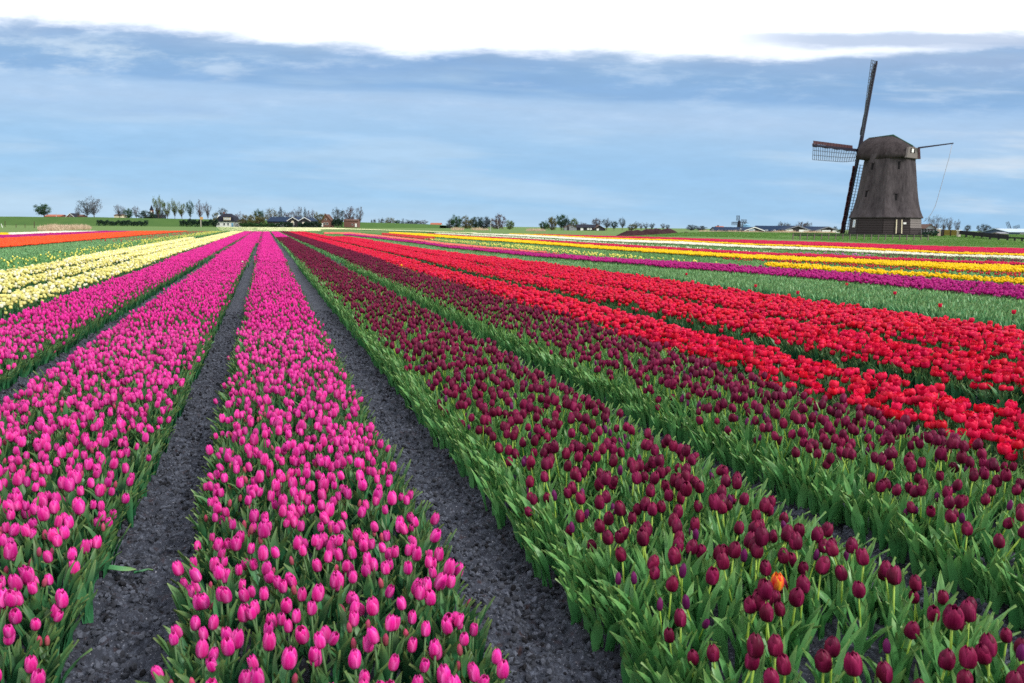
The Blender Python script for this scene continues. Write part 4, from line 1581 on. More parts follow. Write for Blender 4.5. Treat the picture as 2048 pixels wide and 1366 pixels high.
def building(name, label, category, px0, px1, y_eave, y_ridge, D, depth, wall, roof, ridge='y', trim=None, wins=(), doors=(), base=0.0, over=.3, turn=0.0, chimney=None, hip=0.0):
    """a gabled building seen from the field. ridge 'y': gable towards us; 'x': eaves towards us.
    wins, doors: (position along the front 0..1, sill height, width, height, material)"""
    pm = (px0 + px1) / 2
    p = at(pm, 449, D)
    w = metres(px0, px1, D)
    wh = at(pm, y_eave, D)[2] - base
    rh = at(pm, y_ridge, D)[2] - base - wh
    wh = max(wh, .8)
    o = thing(name, label, category, (p[0], p[1], base), -PSI + turn)
    W_, D_ = (w, depth) if ridge == 'y' else (depth, w)

    def turnv(mb):
        if ridge == 'x':
            mb.v = [np.c_[v[:, 1], -v[:, 0], v[:, 2]] for v in mb.v]
        return mb
    b = MB()
    b.box((0, 0, wh / 2 - .2), (W_, D_, wh + .4))
    b.prism([(-W_ / 2, wh), (W_ / 2, wh), (W_ / 2 * hip, wh + rh * (1 - hip)), (-W_ / 2 * hip, wh + rh * (1 - hip))] if hip else [(-W_ / 2, wh), (W_ / 2, wh), (0, wh + rh)], -D_ / 2 + .02, D_ / 2 - .02)
    turnv(b).build('wall', wall, o)
    rf = MB()
    t, sl = .14, rh / (W_ / 2)
    for sg in (-1, 1):
        rf.prism([(0, wh + rh + t), (sg * (W_ / 2 + over), wh - over * sl + t), (sg * (W_ / 2 + over), wh - over * sl), (0, wh + rh)][::sg], -D_ / 2 - over, D_ / 2 + over)
    rfo = turnv(rf).build('roof', roof, o)
    if trim is not None:
        for sg in (-1, 1):
            tm = MB()
            tm.prism([(0, wh + rh + t + .05), (sg * (W_ / 2 + over + .05), wh - over * sl + t + .03), (sg * (W_ / 2 + over + .05), wh - over * sl - .16), (0, wh + rh - .16)][::sg], -D_ / 2 - over - .08, -D_ / 2 - over - .003)
            turnv(tm).build('bargeboard', trim, rfo)
    yf = -(D_ if ridge == 'y' else W_) / 2
    for q in wins:
        x, z0, ww, hh, gm = q
        fr = MB()
        X = (x - .5) * w
        fr.box((X, yf - .03, z0 + hh / 2), (ww, .1, hh))
        f_ = fr.build('window', PAINT_WHITE, o)
        MB().box((X, yf - .085, z0 + hh / 2), (ww * .82, .02, hh * .84)).build('pane', gm, f_)
    for q in doors:
        x, z0, ww, hh, gm = q
        MB().box(((x - .5) * w, yf - .03, z0 + hh / 2), (ww, .1, hh)).build('door', gm, o)
    if chimney is not None:
        cx, ch = chimney
        cm = MB()
        cx2 = (cx - .5) * w
        cm.box((cx2, 0, wh + rh + ch / 2 - .5), (.7, .7, ch + 1))
        cm.box((cx2, 0, wh + rh + ch + .06), (.85, .85, .12))
        cm.build('chimney', WALL_BRICK if roof is not ROOF_TILE else PAINT_WHITE, rfo)
    return o


DZ = lambda px: float(dike_crest(px)[2]) - .2
building('long_barn', 'long low red-roofed barn half hidden behind the dike', 'barn', 98, 129, 433.2, 429.6, 470, 8, WALL_BRICK, ROOF_RED, 'x', base=DZ(113) - 2, doors=((.4, 0, 1.6, 2.2, WOOD_DARK),))
building('gabled_house', 'small house with bright white gable boards on the dike', 'house', 141, 157, 434, 427, 472, 8, WALL_BRICK, ROOF_TILE, 'y', PAINT_WHITE, base=DZ(149) - 2, wins=((.5, 2.6, .9, .9, GLASS),))
building('annex', 'brown-roofed annex joined beside the white gabled house', 'house', 157.5, 169, 433, 429.5, 475, 6, WALL_BRICK, ROOF_BROWN, 'x', base=DZ(163) - 2)
building('low_house', 'low pale-walled cottage beneath the bare tree on the dike', 'house', 234, 250, 431, 428.8, 500, 6, WALL_CREAM, ROOF_BROWN, 'x', base=DZ(242) - 1)
building('brown_house', 'brown gabled house with white chimney right of the barn', 'house', 646, 665, 440.5, 429, 466, 9, WALL_BRICK, ROOF_BROWN, 'y', wins=((.35, 1.0, 1.0, 1.3, GLASS), (.65, 1.0, 1.0, 1.3, GLASS), (.5, 3.6, .9, 1.0, GLASS)), doors=((.12, 0, .9, 2.0, PAINT_WHITE),), base=.6, chimney=(.25, .4))
building('brick_shed', 'low red brick shed beneath the reddish bare tree', 'shed', 690, 718, 441.5, 438.8, 472, 6, WALL_BRICK, ROOF_BROWN, 'x', base=.6, wins=((.6, .9, .9, .9, GLASS),), doors=((.85, 0, 1.1, 2.0, PAINT_WHITE),))
building('red_roofed_farm', 'tiny red-roofed farm on the skyline past the dike', 'house', 862, 883, 449.4, 446, 690, 9, WALL_WHITE, ROOF_RED, 'x')

# farmhouse with the black mansard roof
def farmhouse():
    D = 428
    pm = 456.5
    p = at(pm, 449, D)
    w = metres(438, 475, D)
    z = lambda y: at(pm, y, D)[2]
    o = thing('farmhouse', 'farmhouse with huge black mansard roof and cream dormer', 'house', (p[0], p[1], 0), -PSI)
    we, wk, wr = z(443), z(434.5), z(427.3)
    MB().box((0, 0, we / 2), (w, 9, we)).build('wall', WALL_WHITE, o)
    r = MB()
    V = []
    for hx, hy, zz in ((w / 2 + .5, 5.0, we - .15), (w * .40, 3.9, wk), (w * .20, .35, wr)):
        V += [(-hx, -hy, zz), (hx, -hy, zz), (hx, hy, zz), (-hx, hy, zz)]
    Fc = [(i * 4 + k, i * 4 + (k + 1) % 4, i * 4 + 4 + (k + 1) % 4, i * 4 + 4 + k) for i in range(2) for k in range(4)] + [(8, 9, 10, 11), (3, 2, 1, 0)]
    r.add(V, Fc)
    rf = r.build('roof', ROOF_TILE, o)
    dm = MB()
    dm.box((.12 * w, -4.15, (z(440.5) + z(434.8)) / 2), (w * .36, 2.2, z(434.8) - z(440.5)))
    d_ = dm.build('dormer', WALL_CREAM, o)
    for k in range(3):
        MB().box((.12 * w + (k - 1) * w * .11, -5.29, (z(439.4) + z(435.9)) / 2), (w * .075, .06, z(435.9) - z(439.4))).build('window', GLASS_PALE, d_)
    MB().box((.12 * w, -4.2, z(434.6) + .08), (w * .40, 2.5, .16)).build('dormer_roof', ROOF_TILE, d_)
    for k, x in enumerate((-.33, -.05, .16)):
        f_ = MB().box((x * w, -4.55, we * .52), (1.0, .12, 1.3)).build('window', PAINT_WHITE, o)
        MB().box((x * w, -4.62, we * .52), (.8, .03, 1.1)).build('pane', GLASS, f_)
    MB().box((.38 * w, -4.55, 1.1), (1.0, .1, 2.1)).build('door', TANK_BLUE, o)
    MB().bar((-.43 * w, -4.7, wk - .6), (-.30 * w, -4.3, z(430)), .35).build('bargeboard', PAINT_WHITE, rf)
    MB().box((-.2 * w, 0, wr + .3), (.7, .7, 1.2)).build('chimney', WALL_BRICK, rf)


farmhouse()
building('white_outbuilding', 'small white outbuilding at the right end of the farmhouse', 'shed', 474.5, 480, 444, 440, 424, 5, WALL_WHITE, ROOF_TILE, 'x', doors=((.5, 0, .9, 1.9, WALL_GREY),))
building('blue_barn', 'long barn with deep blue roof beyond the pink beds', 'barn', 543, 600, 443.2, 434.6, 426, 14, WOOD_DARK, ROOF_BLUE, 'x', wins=((.35, 1.0, 2.6, 1.0, GLASS_PALE), (.7, 1.0, 2.6, 1.0, GLASS_PALE)), doors=((.5, 0, 2.4, 2.3, WALL_GREY),))
building('white_gabled_barn', 'barn wing with white-edged gable beside the blue roof', 'barn', 584, 605, 441.5, 435, 417, 16, WOOD_DARK, ROOF_BLUE, 'y', PAINT_WHITE, wins=((.46, 1.4, 1.6, 1.5, WALL_CREAM),), doors=((.46, 0, 1.4, 1.4, WALL_GREY), (.46, 2.7, 1.1, .8, WALL_CREAM)))
building('cream_gabled_barn', 'second barn wing with white-edged gable and small cream wall', 'barn', 606, 628.5, 441.8, 435.4, 418, 16, WOOD_DARK, ROOF_BLUE, 'y', PAINT_WHITE, wins=((.42, 1.9, 1.5, 1.0, WALL_CREAM),))
# farmyard
building('reddish_shed', 'weathered reddish-grey shed under the farmyard trees', 'shed', 1128, 1152.5, 455, 450, 402, 7, WALL_GREY, ROOF_BROWN, 'y', wins=((.6, .8, .9, .9, GLASS),), doors=((.3, 0, 1.0, 1.9, WOOD_DARK),))
building('black_barn', 'long black barn with white door panels in the farmyard', 'barn', 1153, 1190, 455.2, 449.5, 404, 8, WOOD_DARK, ROOF_TILE, 'x', doors=((.26, 0, 1.3, 1.3, PAINT_WHITE), (.60, .3, 1.1, 1.1, PAINT_WHITE), (.74, .3, .9, 1.1, PAINT_WHITE)))
building('sloping_barn', 'dark sloping-roofed barn with one white panel', 'barn', 1186, 1209, 457.8, 451, 402, 8, WOOD_DARK, ROOF_BROWN, 'y', doors=((.35, .1, 1.1, .9, PAINT_WHITE),))
building('red_roofed_house', 'low house with orange-red roof left of the far windmill', 'house', 1432, 1446, 456.5, 452.8, 420, 8, WALL_BRICK, ROOF_RED, 'x', chimney=(.3, .5))
# sheds
building('dark_shed', 'long dark shed with bluish roof below the far windmill', 'shed', 1426, 1492, 461, 455, 352, 9, WALL_GREY, ROOF_BLUE, 'x', doors=((.8, 0, 1.8, 1.6, WALL_WHITE),))
building('small_gabled_shed', 'smallest gabled shed with pale blue door below the far windmill', 'shed', 1484, 1521, 461, 454.6, 338, 10, WOOD_DARK, ROOF_BLUE, 'y', PAINT_WHITE, doors=((.36, 0, 2.6, 1.5, ROOF_TIN),))
building('linking_shed', 'long dark-roofed shed linking the small and the middle gable', 'shed', 1512, 1572, 461.5, 452.2, 350, 10, WALL_GREY, ROOF_BLUE, 'x', wins=((.25, .5, 1.2, .7, GLASS_PALE), (.5, .5, 1.2, .7, GLASS_PALE), (.7, .5, 1.2, .7, GLASS_PALE)))
building('middle_gabled_shed', 'middle gabled shed with white lower walls and dark gable', 'shed', 1563, 1612, 459.8, 452, 336, 10, WOOD_DARK, ROOF_BLUE, 'y', WALL_GREY, doors=((.16, -.2, 3.0, 1.6, PAINT_WHITE), (.72, -.2, 3.4, 1.6, PAINT_WHITE), (.93, -.2, 1.0, 1.6, PAINT_WHITE)))
building('rear_shed', 'dark-roofed shed filling the gap before the last gable', 'shed', 1600, 1650, 461, 453.6, 350, 10, WALL_GREY, ROOF_BLUE, 'x')
building('last_gabled_shed', 'gabled white-walled shed nearest to the large mill', 'shed', 1624, 1671, 461.5, 453.8, 334, 10, WOOD_DARK, ROOF_BLUE, 'y', WALL_GREY, doors=((.10, -.2, 1.8, 1.5, PAINT_WHITE), (.42, -.2, 3.6, 1.5, PAINT_WHITE), (.85, -.2, 3.2, 1.5, PAINT_WHITE)))
building('brown_roofed_house', 'brown-roofed house peeping out behind the large mill', 'house', 1840, 1858, 456, 449, 240, 7, WALL_GREY, ROOF_BROWN, 'y')
building('blue_tin_barn', 'blue barn with pale tin roof at the right edge', 'barn', 1992, 2066, 464.5, 458.2, 262, 14, plain('blue_wall', (0.05, 0.08, 0.14), .7, .2), ROOF_TIN, 'x', doors=((.36, 0, 1.6, 1.3, WALL_GREY), (.62, 0, 2.6, 1.5, PAINT_WHITE)))
building('pink_lean_to', 'little pinkish lean-to before the blue tin-roofed barn', 'shed', 1994, 2008, 468.6, 466.4, 236, 4, plain('pinkish_wall', (.45, .34, .36), .8, .2), WALL_GREY, 'x')


def church():
    D, px = 640, 305
    p = at(px, 449, D)
    z = lambda y: at(px, y, D)[2]
    o = thing('church', 'distant church tower with needle-like dark spire', 'church', (p[0], p[1], 0), -PSI)
    w = metres(302.2, 307.6, D)
    t = z(420)
    MB().box((0, 0, t / 2), (w, w, t)).build('tower', WALL_BRICK, o)
    s_ = MB()
    s_.box((0, 0, t + .25), (w * 1.12, w * 1.12, .5))
    s_.add([(-w / 2, -w / 2, t + .5), (w / 2, -w / 2, t + .5), (w / 2, w / 2, t + .5), (-w / 2, w / 2, t + .5), (0, 0, z(409.5))], [(0, 1, 4), (1, 2, 4), (2, 3, 4), (3, 0, 4), (3, 2, 1, 0)])
    s_.build('spire', ROOF_TILE, o)
    MB().box((0, -w / 2 - .04, t - 1.6), (w * .5, .1, 1.6)).build('clock_face', PAINT_WHITE, o)
    MB().box((w * 1.5, 4, z(429) / 2), (w * 4, 9, z(429))).build('nave', ROOF_TILE, o)


church()


def tank():
    D, px = 356, 1494
    p = at(px, 449, D)
    r_ = metres(1487, 1500.5, D) / 2
    zt = at(px, 449.5, D)[2]
    o = thing('silo', 'pale blue round silo behind the small gabled shed', 'silo', (p[0], p[1], 0))
    n = 18
    V = [(r_ * math.cos(6.2832 * k / n), r_ * math.sin(6.2832 * k / n), zz) for zz in (-.2, zt) for k in range(n)]
    MB().add(V, [(k, (k + 1) % n, n + (k + 1) % n, n + k) for k in range(n)]).build('wall', TANK_BLUE, o, True)
    V = [(1.04 * r_ * math.cos(6.2832 * k / n), 1.04 * r_ * math.sin(6.2832 * k / n), zt) for k in range(n)] + [(0, 0, zt + r_ * .35)]
    MB().add(V, [(k, (k + 1) % n, n) for k in range(n)] + [tuple(range(n))[::-1]]).build('roof', TANK_BLUE, o)


tank()

# ------------------------------------------------------------------ the mill
THATCH = None


def thatch_mat(name, a, b):
    M = Mat(name)
    n1 = M.noise(.9, 6, .7, stretch=(1, 1, .30))
    n2 = M.noise(5.0, 4, .75, stretch=(1, 1, .10))
    c = M.mix(M.math('ADD', M.math('MULTIPLY', M.step(n1, .32, .68), .6), M.math('MULTIPLY', M.step(n2, .3, .7), .4)), a, b)
    c = M.mix(M.step(M.noise(.5, 5, .65), .56, .72), c, (0.055, 0.046, 0.046))
    M.bump(n2, .9, .06)
    return M.done(c, .95, .08)


THATCH = thatch_mat('thatch', (0.022, 0.018, 0.021), (0.118, 0.102, 0.110))
THATCH_CAP = thatch_mat('cap_thatch', (0.014, 0.011, 0.012), (0.078, 0.066, 0.068))
BOARDS = plain('weathered_boards', (0.038, 0.030, 0.031), .8, .2, .7, 1.2, (.6, .6, 9), dark=(0.030, 0.024, 0.026))
BOARDS_PALE = plain('pale_lit_boards', (0.17, 0.15, 0.145), .8, .2, .5, 1.2, (.6, .6, 9))  # pale boards, reused to paint light onto one side of the foot
SAIL_WOOD = plain('dark_sail_timber', (0.018, 0.016, 0.034), .6, .3, .4, 2.0)
LATH = plain('sail_laths', (0.055, 0.065, 0.080), .7, .2, .3, 3.0)
RED_BOARD = plain('dark_red_board', (0.050, 0.014, 0.018), .6, .3, .4, 2.0)
ROPE = plain('rope', (0.36, 0.36, 0.40), .9, .1)
GREEN_TRIM = plain('green_ridge', (0.020, 0.085, 0.055), .6, .3)


def octagon(w, z, ph):
    """corners of the mill's eight-sided plan, w across"""
    R_ = w * .5006
    return [(R_ * math.cos(a), R_ * math.sin(a), z) for a in [ph + k * math.pi / 4 for k in range(8)]]


def mill():
    D, px = 115.0, 1768.0
    th = math.atan((px - 1024) / F)
    kx = D / F * math.cos(th)                       # metres per pixel across
    kz = D / F
    p = at(px, 468.5, D)
    z0 = float(p[2])
    zz = lambda y: at(px, y, D)[2] - z0
    o = thing('windmill', 'large thatched octagonal windmill with lattice sails beside the flower field', 'windmill', (p[0], p[1], z0), -(PSI + th))
    # local axes: x across the view, y away from the camera. Faces look at -70, -25, 20 and 65 degrees from the viewer
    ph = math.radians(-90 - 25 + 22.5)
    prof = [(437, 149), (434.5, 148.5), (430, 143.5), (420, 135), (408, 128.5), (393, 122), (375, 116.5), (355, 111), (335, 105.5), (318, 101), (309, 98)]
    b = MB()
    V = []
    for y, w in prof:
        V += octagon(w * kx, zz(y), ph)
    Fc = [(i * 8 + k, i * 8 + (k + 1) % 8, i * 8 + 8 + (k + 1) % 8, i * 8 + 8 + k) for i in range(len(prof) - 1) for k in range(8)]
    # thickness of the thatch at its lower edge
    V += octagon(140 * kx, zz(437) + .05, ph)
    m = len(prof) * 8
    Fc += [(m + k, m + (k + 1) % 8, (k + 1) % 8, k) for k in range(8)]
    b.add(V, Fc)
    body = b.build('thatched_body', THATCH, o)
    bv = body.modifiers.new('soft', 'BEVEL')
    bv.width = .12
    bv.segments = 2
    # collar under the cap
    MB().add(octagon(97 * kx, zz(322), ph) + octagon(97 * kx, zz(313), ph), [(k, (k + 1) % 8, 8 + (k + 1) % 8, 8 + k) for k in range(8)]).build('collar', BOARDS, o)
    # the boarded foot, board by board on every face
    foot = MB()
    V = octagon(139 * kx, zz(436) + .3, ph) + octagon(146 * kx, -.6, ph)
    foot.add(V, [(8 + k, 8 + (k + 1) % 8, (k + 1) % 8, k) for k in range(8)])
    fo = foot.build('base_wall', BOARDS, o)
    nb = 9
    for k in range(8):
        a = (k + .5) * math.pi / 4 + ph
        facing_us = math.sin(a) < .35
        if not facing_us:
            continue
        for j in range(nb):
            t0, t1 = j / nb, (j + .94) / nb
            q = []
            for t, lift in ((t0, .07), (t1, .025)):
                w = (146 + (139.5 - 146) * t) * kx
                z = -.4 + (zz(436) + .25 + .4) * t
                c = np.array(octagon(w, z, ph))
                e0, e1 = c[k], c[(k + 1) % 8]
                nrm = np.array([math.cos(a), math.sin(a), 0])
                q.append((e0 + (e1 - e0) * .012 + nrm * lift, e1 - (e1 - e0) * .012 + nrm * lift))
            nrm = np.array([math.cos(a), math.sin(a), 0]) * .06
            V = [q[0][0], q[0][1], q[1][1], q[1][0], q[0][0] - nrm, q[0][1] - nrm, q[1][1] - nrm, q[1][0] - nrm]
            pale = abs(a - math.radians(-90 + 65)) < .1 and j >= 4 or abs(a - math.radians(-90 + 65) - 2 * math.pi) < .1 and j >= 4  # upper boards of this face painted lighter, as if lit
            MB().add(V, [(0, 1, 2, 3), (4, 5, 1, 0), (3, 2, 6, 7), (0, 3, 7, 4), (1, 5, 6, 2)]).build('plank', BOARDS_PALE if pale else BOARDS, fo)

    def on_face(deg, sx, y, lift):
        """a place on the face that looks at deg, sx along it, at picture height y"""
        a = math.radians(-90 + deg)
        n_ = np.array([math.cos(a), math.sin(a), 0])
        s_ = np.array([-math.sin(a), math.cos(a), 0])
        w = np.interp(-y, [-q[0] for q in prof], [q[1] for q in prof]) if y < 437 else np.interp(y, [436, 468], [139.5, 146])
        ap = w * kx * .5006 * math.cos(math.pi / 8)
        return n_ * (ap + lift) + s_ * (sx * w * kx * .5006 * math.sin(math.pi / 8)) + np.array((0, 0, zz(y))), n_, s_

    def panel(name, mat, deg, sx, y0, y1, w, lift=.03, thick=.06, parent=None, label=None):
        c0, n_, s_ = on_face(deg, sx, y0, lift)
        c1, _, _ = on_face(deg, sx, y1, lift)
        V = [c + s_ * e * w / 2 - n_ * d for d in (0, thick) for c, e in ((c1, -1), (c1, 1), (c0, 1), (c0, -1))]
        return MB().add(V, [(0, 1, 2, 3), (7, 6, 5, 4), (0, 4, 5, 1), (1, 5, 6, 2), (2, 6, 7, 3), (3, 7, 4, 0)]).build(name, mat, parent or o, label=label)
    HOLE = plain('dark_opening', (0.012, 0.011, 0.013), .9, .1)
    for deg, sx, y0, y1 in ((20, .12, 326, 341), (20, -.06, 389, 402), (-25, -.62, 328, 341), (-25, -.78, 382, 395)):
        w_ = panel('window', HOLE, deg, sx, y0, y1, .26, .035, .3)
        panel('window_hood', THATCH, deg, sx, y0 - 1.6, y0 + .4, .5, .12, .3, w_)
    d_ = panel('door', BOARDS, 20, .18, 439.5, 465.5, 1.15, .10, .16)
    for sx in (-.02, .38):
        panel('door_post', WALL_CREAM, 20, sx, 438.2, 466.5, .13, .15, .2, d_)
    panel('door_lintel', BOARDS, 20, .18, 438.0, 439.8, 1.25, .15, .2, d_)
    panel('notice_board', PAINT_WHITE, 20, .60, 445, 448.5, .38, .14, .1)
    wf = panel('base_window', PAINT_WHITE, -70, .25, 440, 455, .95, .11, .14)
    panel('pane', GLASS_PALE, -70, .25, 441.5, 453.5, .62, .13, .05, wf)

    # the cap: axis runs from the sails (n) to the tail
    n = np.array((-.885, .465, 0.0))
    s = np.array((.465, .885, 0.0))                 # sideways, away from the viewer
    zb, zr = zz(317), zz(271.5)
    cap = MB()
    #        along axis, half width low, height low, half width mid, height mid, half ridge, height top
    hts = zr - zb
    secs = [(4.0, 1.9, .02, 1.45, .46, .30, .84), (3.3, 2.45, -.03, 1.95, .46, .12, .98), (2.1, 2.95, -.06, 2.35, .46, .12, 1.0), (-.2, 3.15, -.06, 2.50, .45, .12, .99),
            (-1.4, 3.05, -.06, 2.30, .42, .14, .82), (-2.6, 2.45, -.04, 1.70, .34, .30, .57), (-3.2, 1.85, -.02, 1.45, .26, .55, .44)]
    V = []
    for a, wl, hl, wm, hm, wr, ht in secs:
        for e, h in ((-wl, hl), (-(wl + wm) / 2 - .18, (hl + hm) / 2), (-wm, hm), (-(wm + wr) / 2 - .10, (hm + ht) / 2 + .04), (-wr, ht), (wr, ht), ((wm + wr) / 2 + .10, (hm + ht) / 2 + .04), (wm, hm), ((wl + wm) / 2 + .18, (hl + hm) / 2), (wl, hl)):
            V.append(n * a + s * e + np.array((0, 0, zb + h * hts)))
    k = 10
    Fc = [(i * k + j, i * k + j + 1, (i + 1) * k + j + 1, (i + 1) * k + j) for i in range(len(secs) - 1) for j in range(k - 1)]
    Fc += [(i * k + k - 1, i * k, (i + 1) * k, (i + 1) * k + k - 1) for i in range(len(secs) - 1)]
    Fc += [tuple(range(k))[::-1], tuple((len(secs) - 1) * k + j for j in range(k))]
    cap.add(V, Fc)
    co = cap.build('cap', THATCH_CAP, o, True)
    e_ = MB()
    e_.bar(n * 3.3 + np.array((0, 0, zr - .12)), n * -.3 + np.array((0, 0, zr + .05)), .22)
    e_.bar(n * -.3 + np.array((0, 0, zr + .03)), n * -3.15 + np.array((0, 0, zb + hts * .47)), .20)
    e_.build('ridge', GREEN_TRIM, co)
    # boarded tail of the cap with its little window
    c = n * -3.25 + np.array((0, 0, zb + hts * .19))

    def tail_panel(name, mat, s0, s1, h0, h1, out_, thick, parent, narrow=1.0):
        V = [c + s * e * k_ - n * q + np.array((0, 0, h_)) for q in (out_ - thick, out_) for e, k_, h_ in ((s0, 1, h0), (s1, 1, h0), (s1, narrow, h1), (s0, narrow, h1))]
        return MB().add(V, [(4, 5, 6, 7), (0, 1, 5, 4), (1, 2, 6, 5), (2, 3, 7, 6), (3, 0, 4, 7)]).build(name, mat, parent)
    tbd = tail_panel('tail_board', BOARDS_PALE, -1.95, 1.95, -.24 * hts, .22 * hts, .16, .3, co, .78)
    tail_panel('edge_board', RED_BOARD, 1.10, 1.85, -.235 * hts, .20 * hts, .20, .1, tbd, .80)
    for e in (-1.05, -.12):
        tail_panel('window_frame', HOLE, e, e + .24, -.02 * hts, .17 * hts, .22, .1, tbd)
    tail_panel('pane', PAINT_WHITE, -.76, -.20, .0, .15 * hts, .20, .1, tbd)
    # wind shaft and sails
    tilt = math.radians(7.8)
    up = np.array((0, 0, 1.0))
    ax = n * math.cos(tilt) + up * math.sin(tilt)
    u = up * math.cos(tilt) - n * math.sin(tilt)
    h = -s                                            # towards the left and the viewer
    # the hub must appear at (1716, 297)
    zh = zz(297)
    hub = n * 4.45 + up * zh
    sh = MB()
    sh.bar(hub - ax * 2.2, hub + ax * .45, .62, .55)
    sh.bar(hub - u * .42, hub + u * .42, .72, .72, side=h)
    sh.build('wind_shaft', SAIL_WOOD, o)
    Ls = 12.4
    for kq, (d, lat, off) in enumerate(((u, h, .18), (h, -u, -.18), (-u, -h, .18), (-h, u, -.18))):
        c0 = hub + ax * off
        sb = MB()
        sb.bar(c0, c0 + d * Ls, .42, .20, side=lat)
        so = sb.build('sail', SAIL_WOOD, o)
        lt = MB()
        nbar = 25
        for i in range(nbar):
            t = 2.0 + (Ls - 2.1) * i / (nbar - 1)
            tw = math.radians(27 - 19 * i / nbar)           # the sail twists towards its root
            e = lat * math.cos(tw) - ax * math.sin(tw)
            w = 1.65 + .30 * min(1, i / 6)
            lt.bar(c0 + d * t - e * .15, c0 + d * t + e * w, .055)
        for f_ in (.36, .68, 1.0):
            pts = []
            for i in (0, 8, 16, nbar - 1):
                t = 2.0 + (Ls - 2.1) * i / (nbar - 1)
                tw = math.radians(27 - 19 * i / nbar)
                e = lat * math.cos(tw) - ax * math.sin(tw)
                pts.append(c0 + d * t + e * (1.65 + .30 * min(1, i / 6)) * f_)
            for a_, b_ in zip(pts, pts[1:]):
                lt.bar(a_, b_, .06)
        lt.build('lattice', LATH, so)
        # leading boards on the other side of the stock, with the furled cloth
        lb = MB()
        for i in range(14):
            t0 = 2.4 + (Ls - 2.5) * i / 14
            t1 = 2.4 + (Ls - 2.5) * (i + .9) / 14
            e = -lat * .97 + ax * .22
            V = [c0 + d * t + e * q + ax * r_ for r_ in (0, .05) for t, q in ((t0, .16), (t1, .16), (t1, .60), (t0, .60))]
            lb.add(V, [(0, 1, 2, 3), (7, 6, 5, 4), (0, 4, 5, 1), (1, 5, 6, 2), (2, 6, 7, 3), (3, 7, 4, 0)])
        lb.build('leading_board', RED_BOARD, so)
        cl = MB()
        pts = [c0 + d * t - ax * .02 + lat * (.10 + .05 * math.sin(t * 2.3)) + ax * (.24 + .05 * math.sin(t * 3.1)) for t in np.linspace(2.2, Ls - .4, 16)]
        cl.tube(pts, .32 if kq == 2 else .12, 6)
        cl.build('furled_cloth', plain('furled_canvas', (.10, .045, .05), .9, .1) if kq else SAIL_WOOD, so, True)
        if kq == 1:
            pts = [c0 + d * (4.5 + t) + ax * .36 - lat * (.1 + .35 * math.sin(t * .9) ** 2) for t in np.linspace(0, 7.5, 20)]
            MB().tube(pts, .07, 5).build('sail_rope', plain('pale_rope', (.55, .42, .44), .9, .1), so, True)
    # tail beam with its hanging chain, at the back of the cap
    t0 = n * -3.6 + s * .6 + up * (zb + hts * .40)
    px_, py_ = 1887, 289.5
    tip = np.array(((px_ - px) * kx, .6, zz(py_)))
    tb = MB()
    tb.bar(t0, tip, .22, .15)
    tbo = tb.build('tail_beam', SAIL_WOOD, o)
    ch = []
    for x_, y_ in ((1889, 291), (1885, 320), (1879, 350), (1874, 377), (1869, 402), (1866.5, 413), (1861, 426), (1854, 437), (1847, 443)):
        ch.append(((x_ - 4 - px) * kx, .6 - 1.0 * (y_ - 291) / 152, zz(y_)))
    MB().tube(ch, .035, 5).build('hanging_rope', ROPE, tbo, True)


mill()


def far_mill(name, label, px, ybase, ycap, yhub, D, arms, w_px, cap=True):
    p = at(px, ybase, D)
    k = D / F
    o = thing(name, label, 'windmill', (p[0], p[1], -.1), facing(px))
    z = lambda y: at(px, y, D)[2] + .1
    m = MB()
    V = octagon(w_px * 1.25 * k, 0, .39) + octagon(w_px * .72 * k, z(ycap), .39)
    m.add(V, [(q, (q + 1) % 8, 8 + (q + 1) % 8, 8 + q) for q in range(8)])
    m.build('body', THATCH, o)
    c = MB()
    V = octagon(w_px * .85 * k, z(ycap) - .05, .39) + octagon(w_px * .35 * k, z(ycap) + w_px * .36 * k, .39)
    c.add(V, [(q, (q + 1) % 8, 8 + (q + 1) % 8, 8 + q) for q in range(8)] + [tuple(range(8, 16))])
    c.build('cap', ROOF_TILE, o)
    hub = np.array((0, -w_px * .55 * k, z(yhub)))
    for dx, dy in arms:
        d = np.array((dx * k, 0, dy * k))
        sm = MB()
        sm.bar(hub, hub + d, .45, .22)
        so = sm.build('sail', SAIL_WOOD, o)
        nrm = np.array((-d[2], 0, d[0])) / np.linalg.norm(d)
        lm = MB()
        for i in range(9):
            q = hub + d * (.25 + .74 * i / 8)
            lm.bar(q, q + nrm * 1.5, .14)
        for f_ in (.75, 1.5):
            lm.bar(hub + d * .25 + nrm * f_, hub + d * .99 + nrm * f_, .14)
        lm.build('lattice', LATH, so)
    return o


far_mill('windmill', 'small dark windmill with upright cross of sails above the sheds', 1477.5, 462, 444, 444.5, 430, ((0, 13), (-14.5, 0), (14, -.5), (0, -12)), 8.5)
far_mill('windmill', 'far mill showing only one slanting sail above the blue barn', 2022, 468, 461, 459.5, 470, ((-6, 16), (-14, -5), (6, -14), (14, 5)), 7.5)


# ------------------------------------------------------------------ fences, posts, poles
FENCE_GREY = plain('grey_fence_wood', (0.16, 0.13, 0.12), .85, .15, .4, 4.0)
FENCE_BLACK = plain('black_fence_wood', (0.014, 0.014, 0.018), .7, .25, .3, 4.0)
FENCE_PALE = plain('pale_post', (0.52, 0.47, 0.40), .8, .2, .3, 4.0)
FENCE_MOSS = plain('mossy_panel', (0.24, 0.19, 0.05), .9, .1, .4, 3.0)


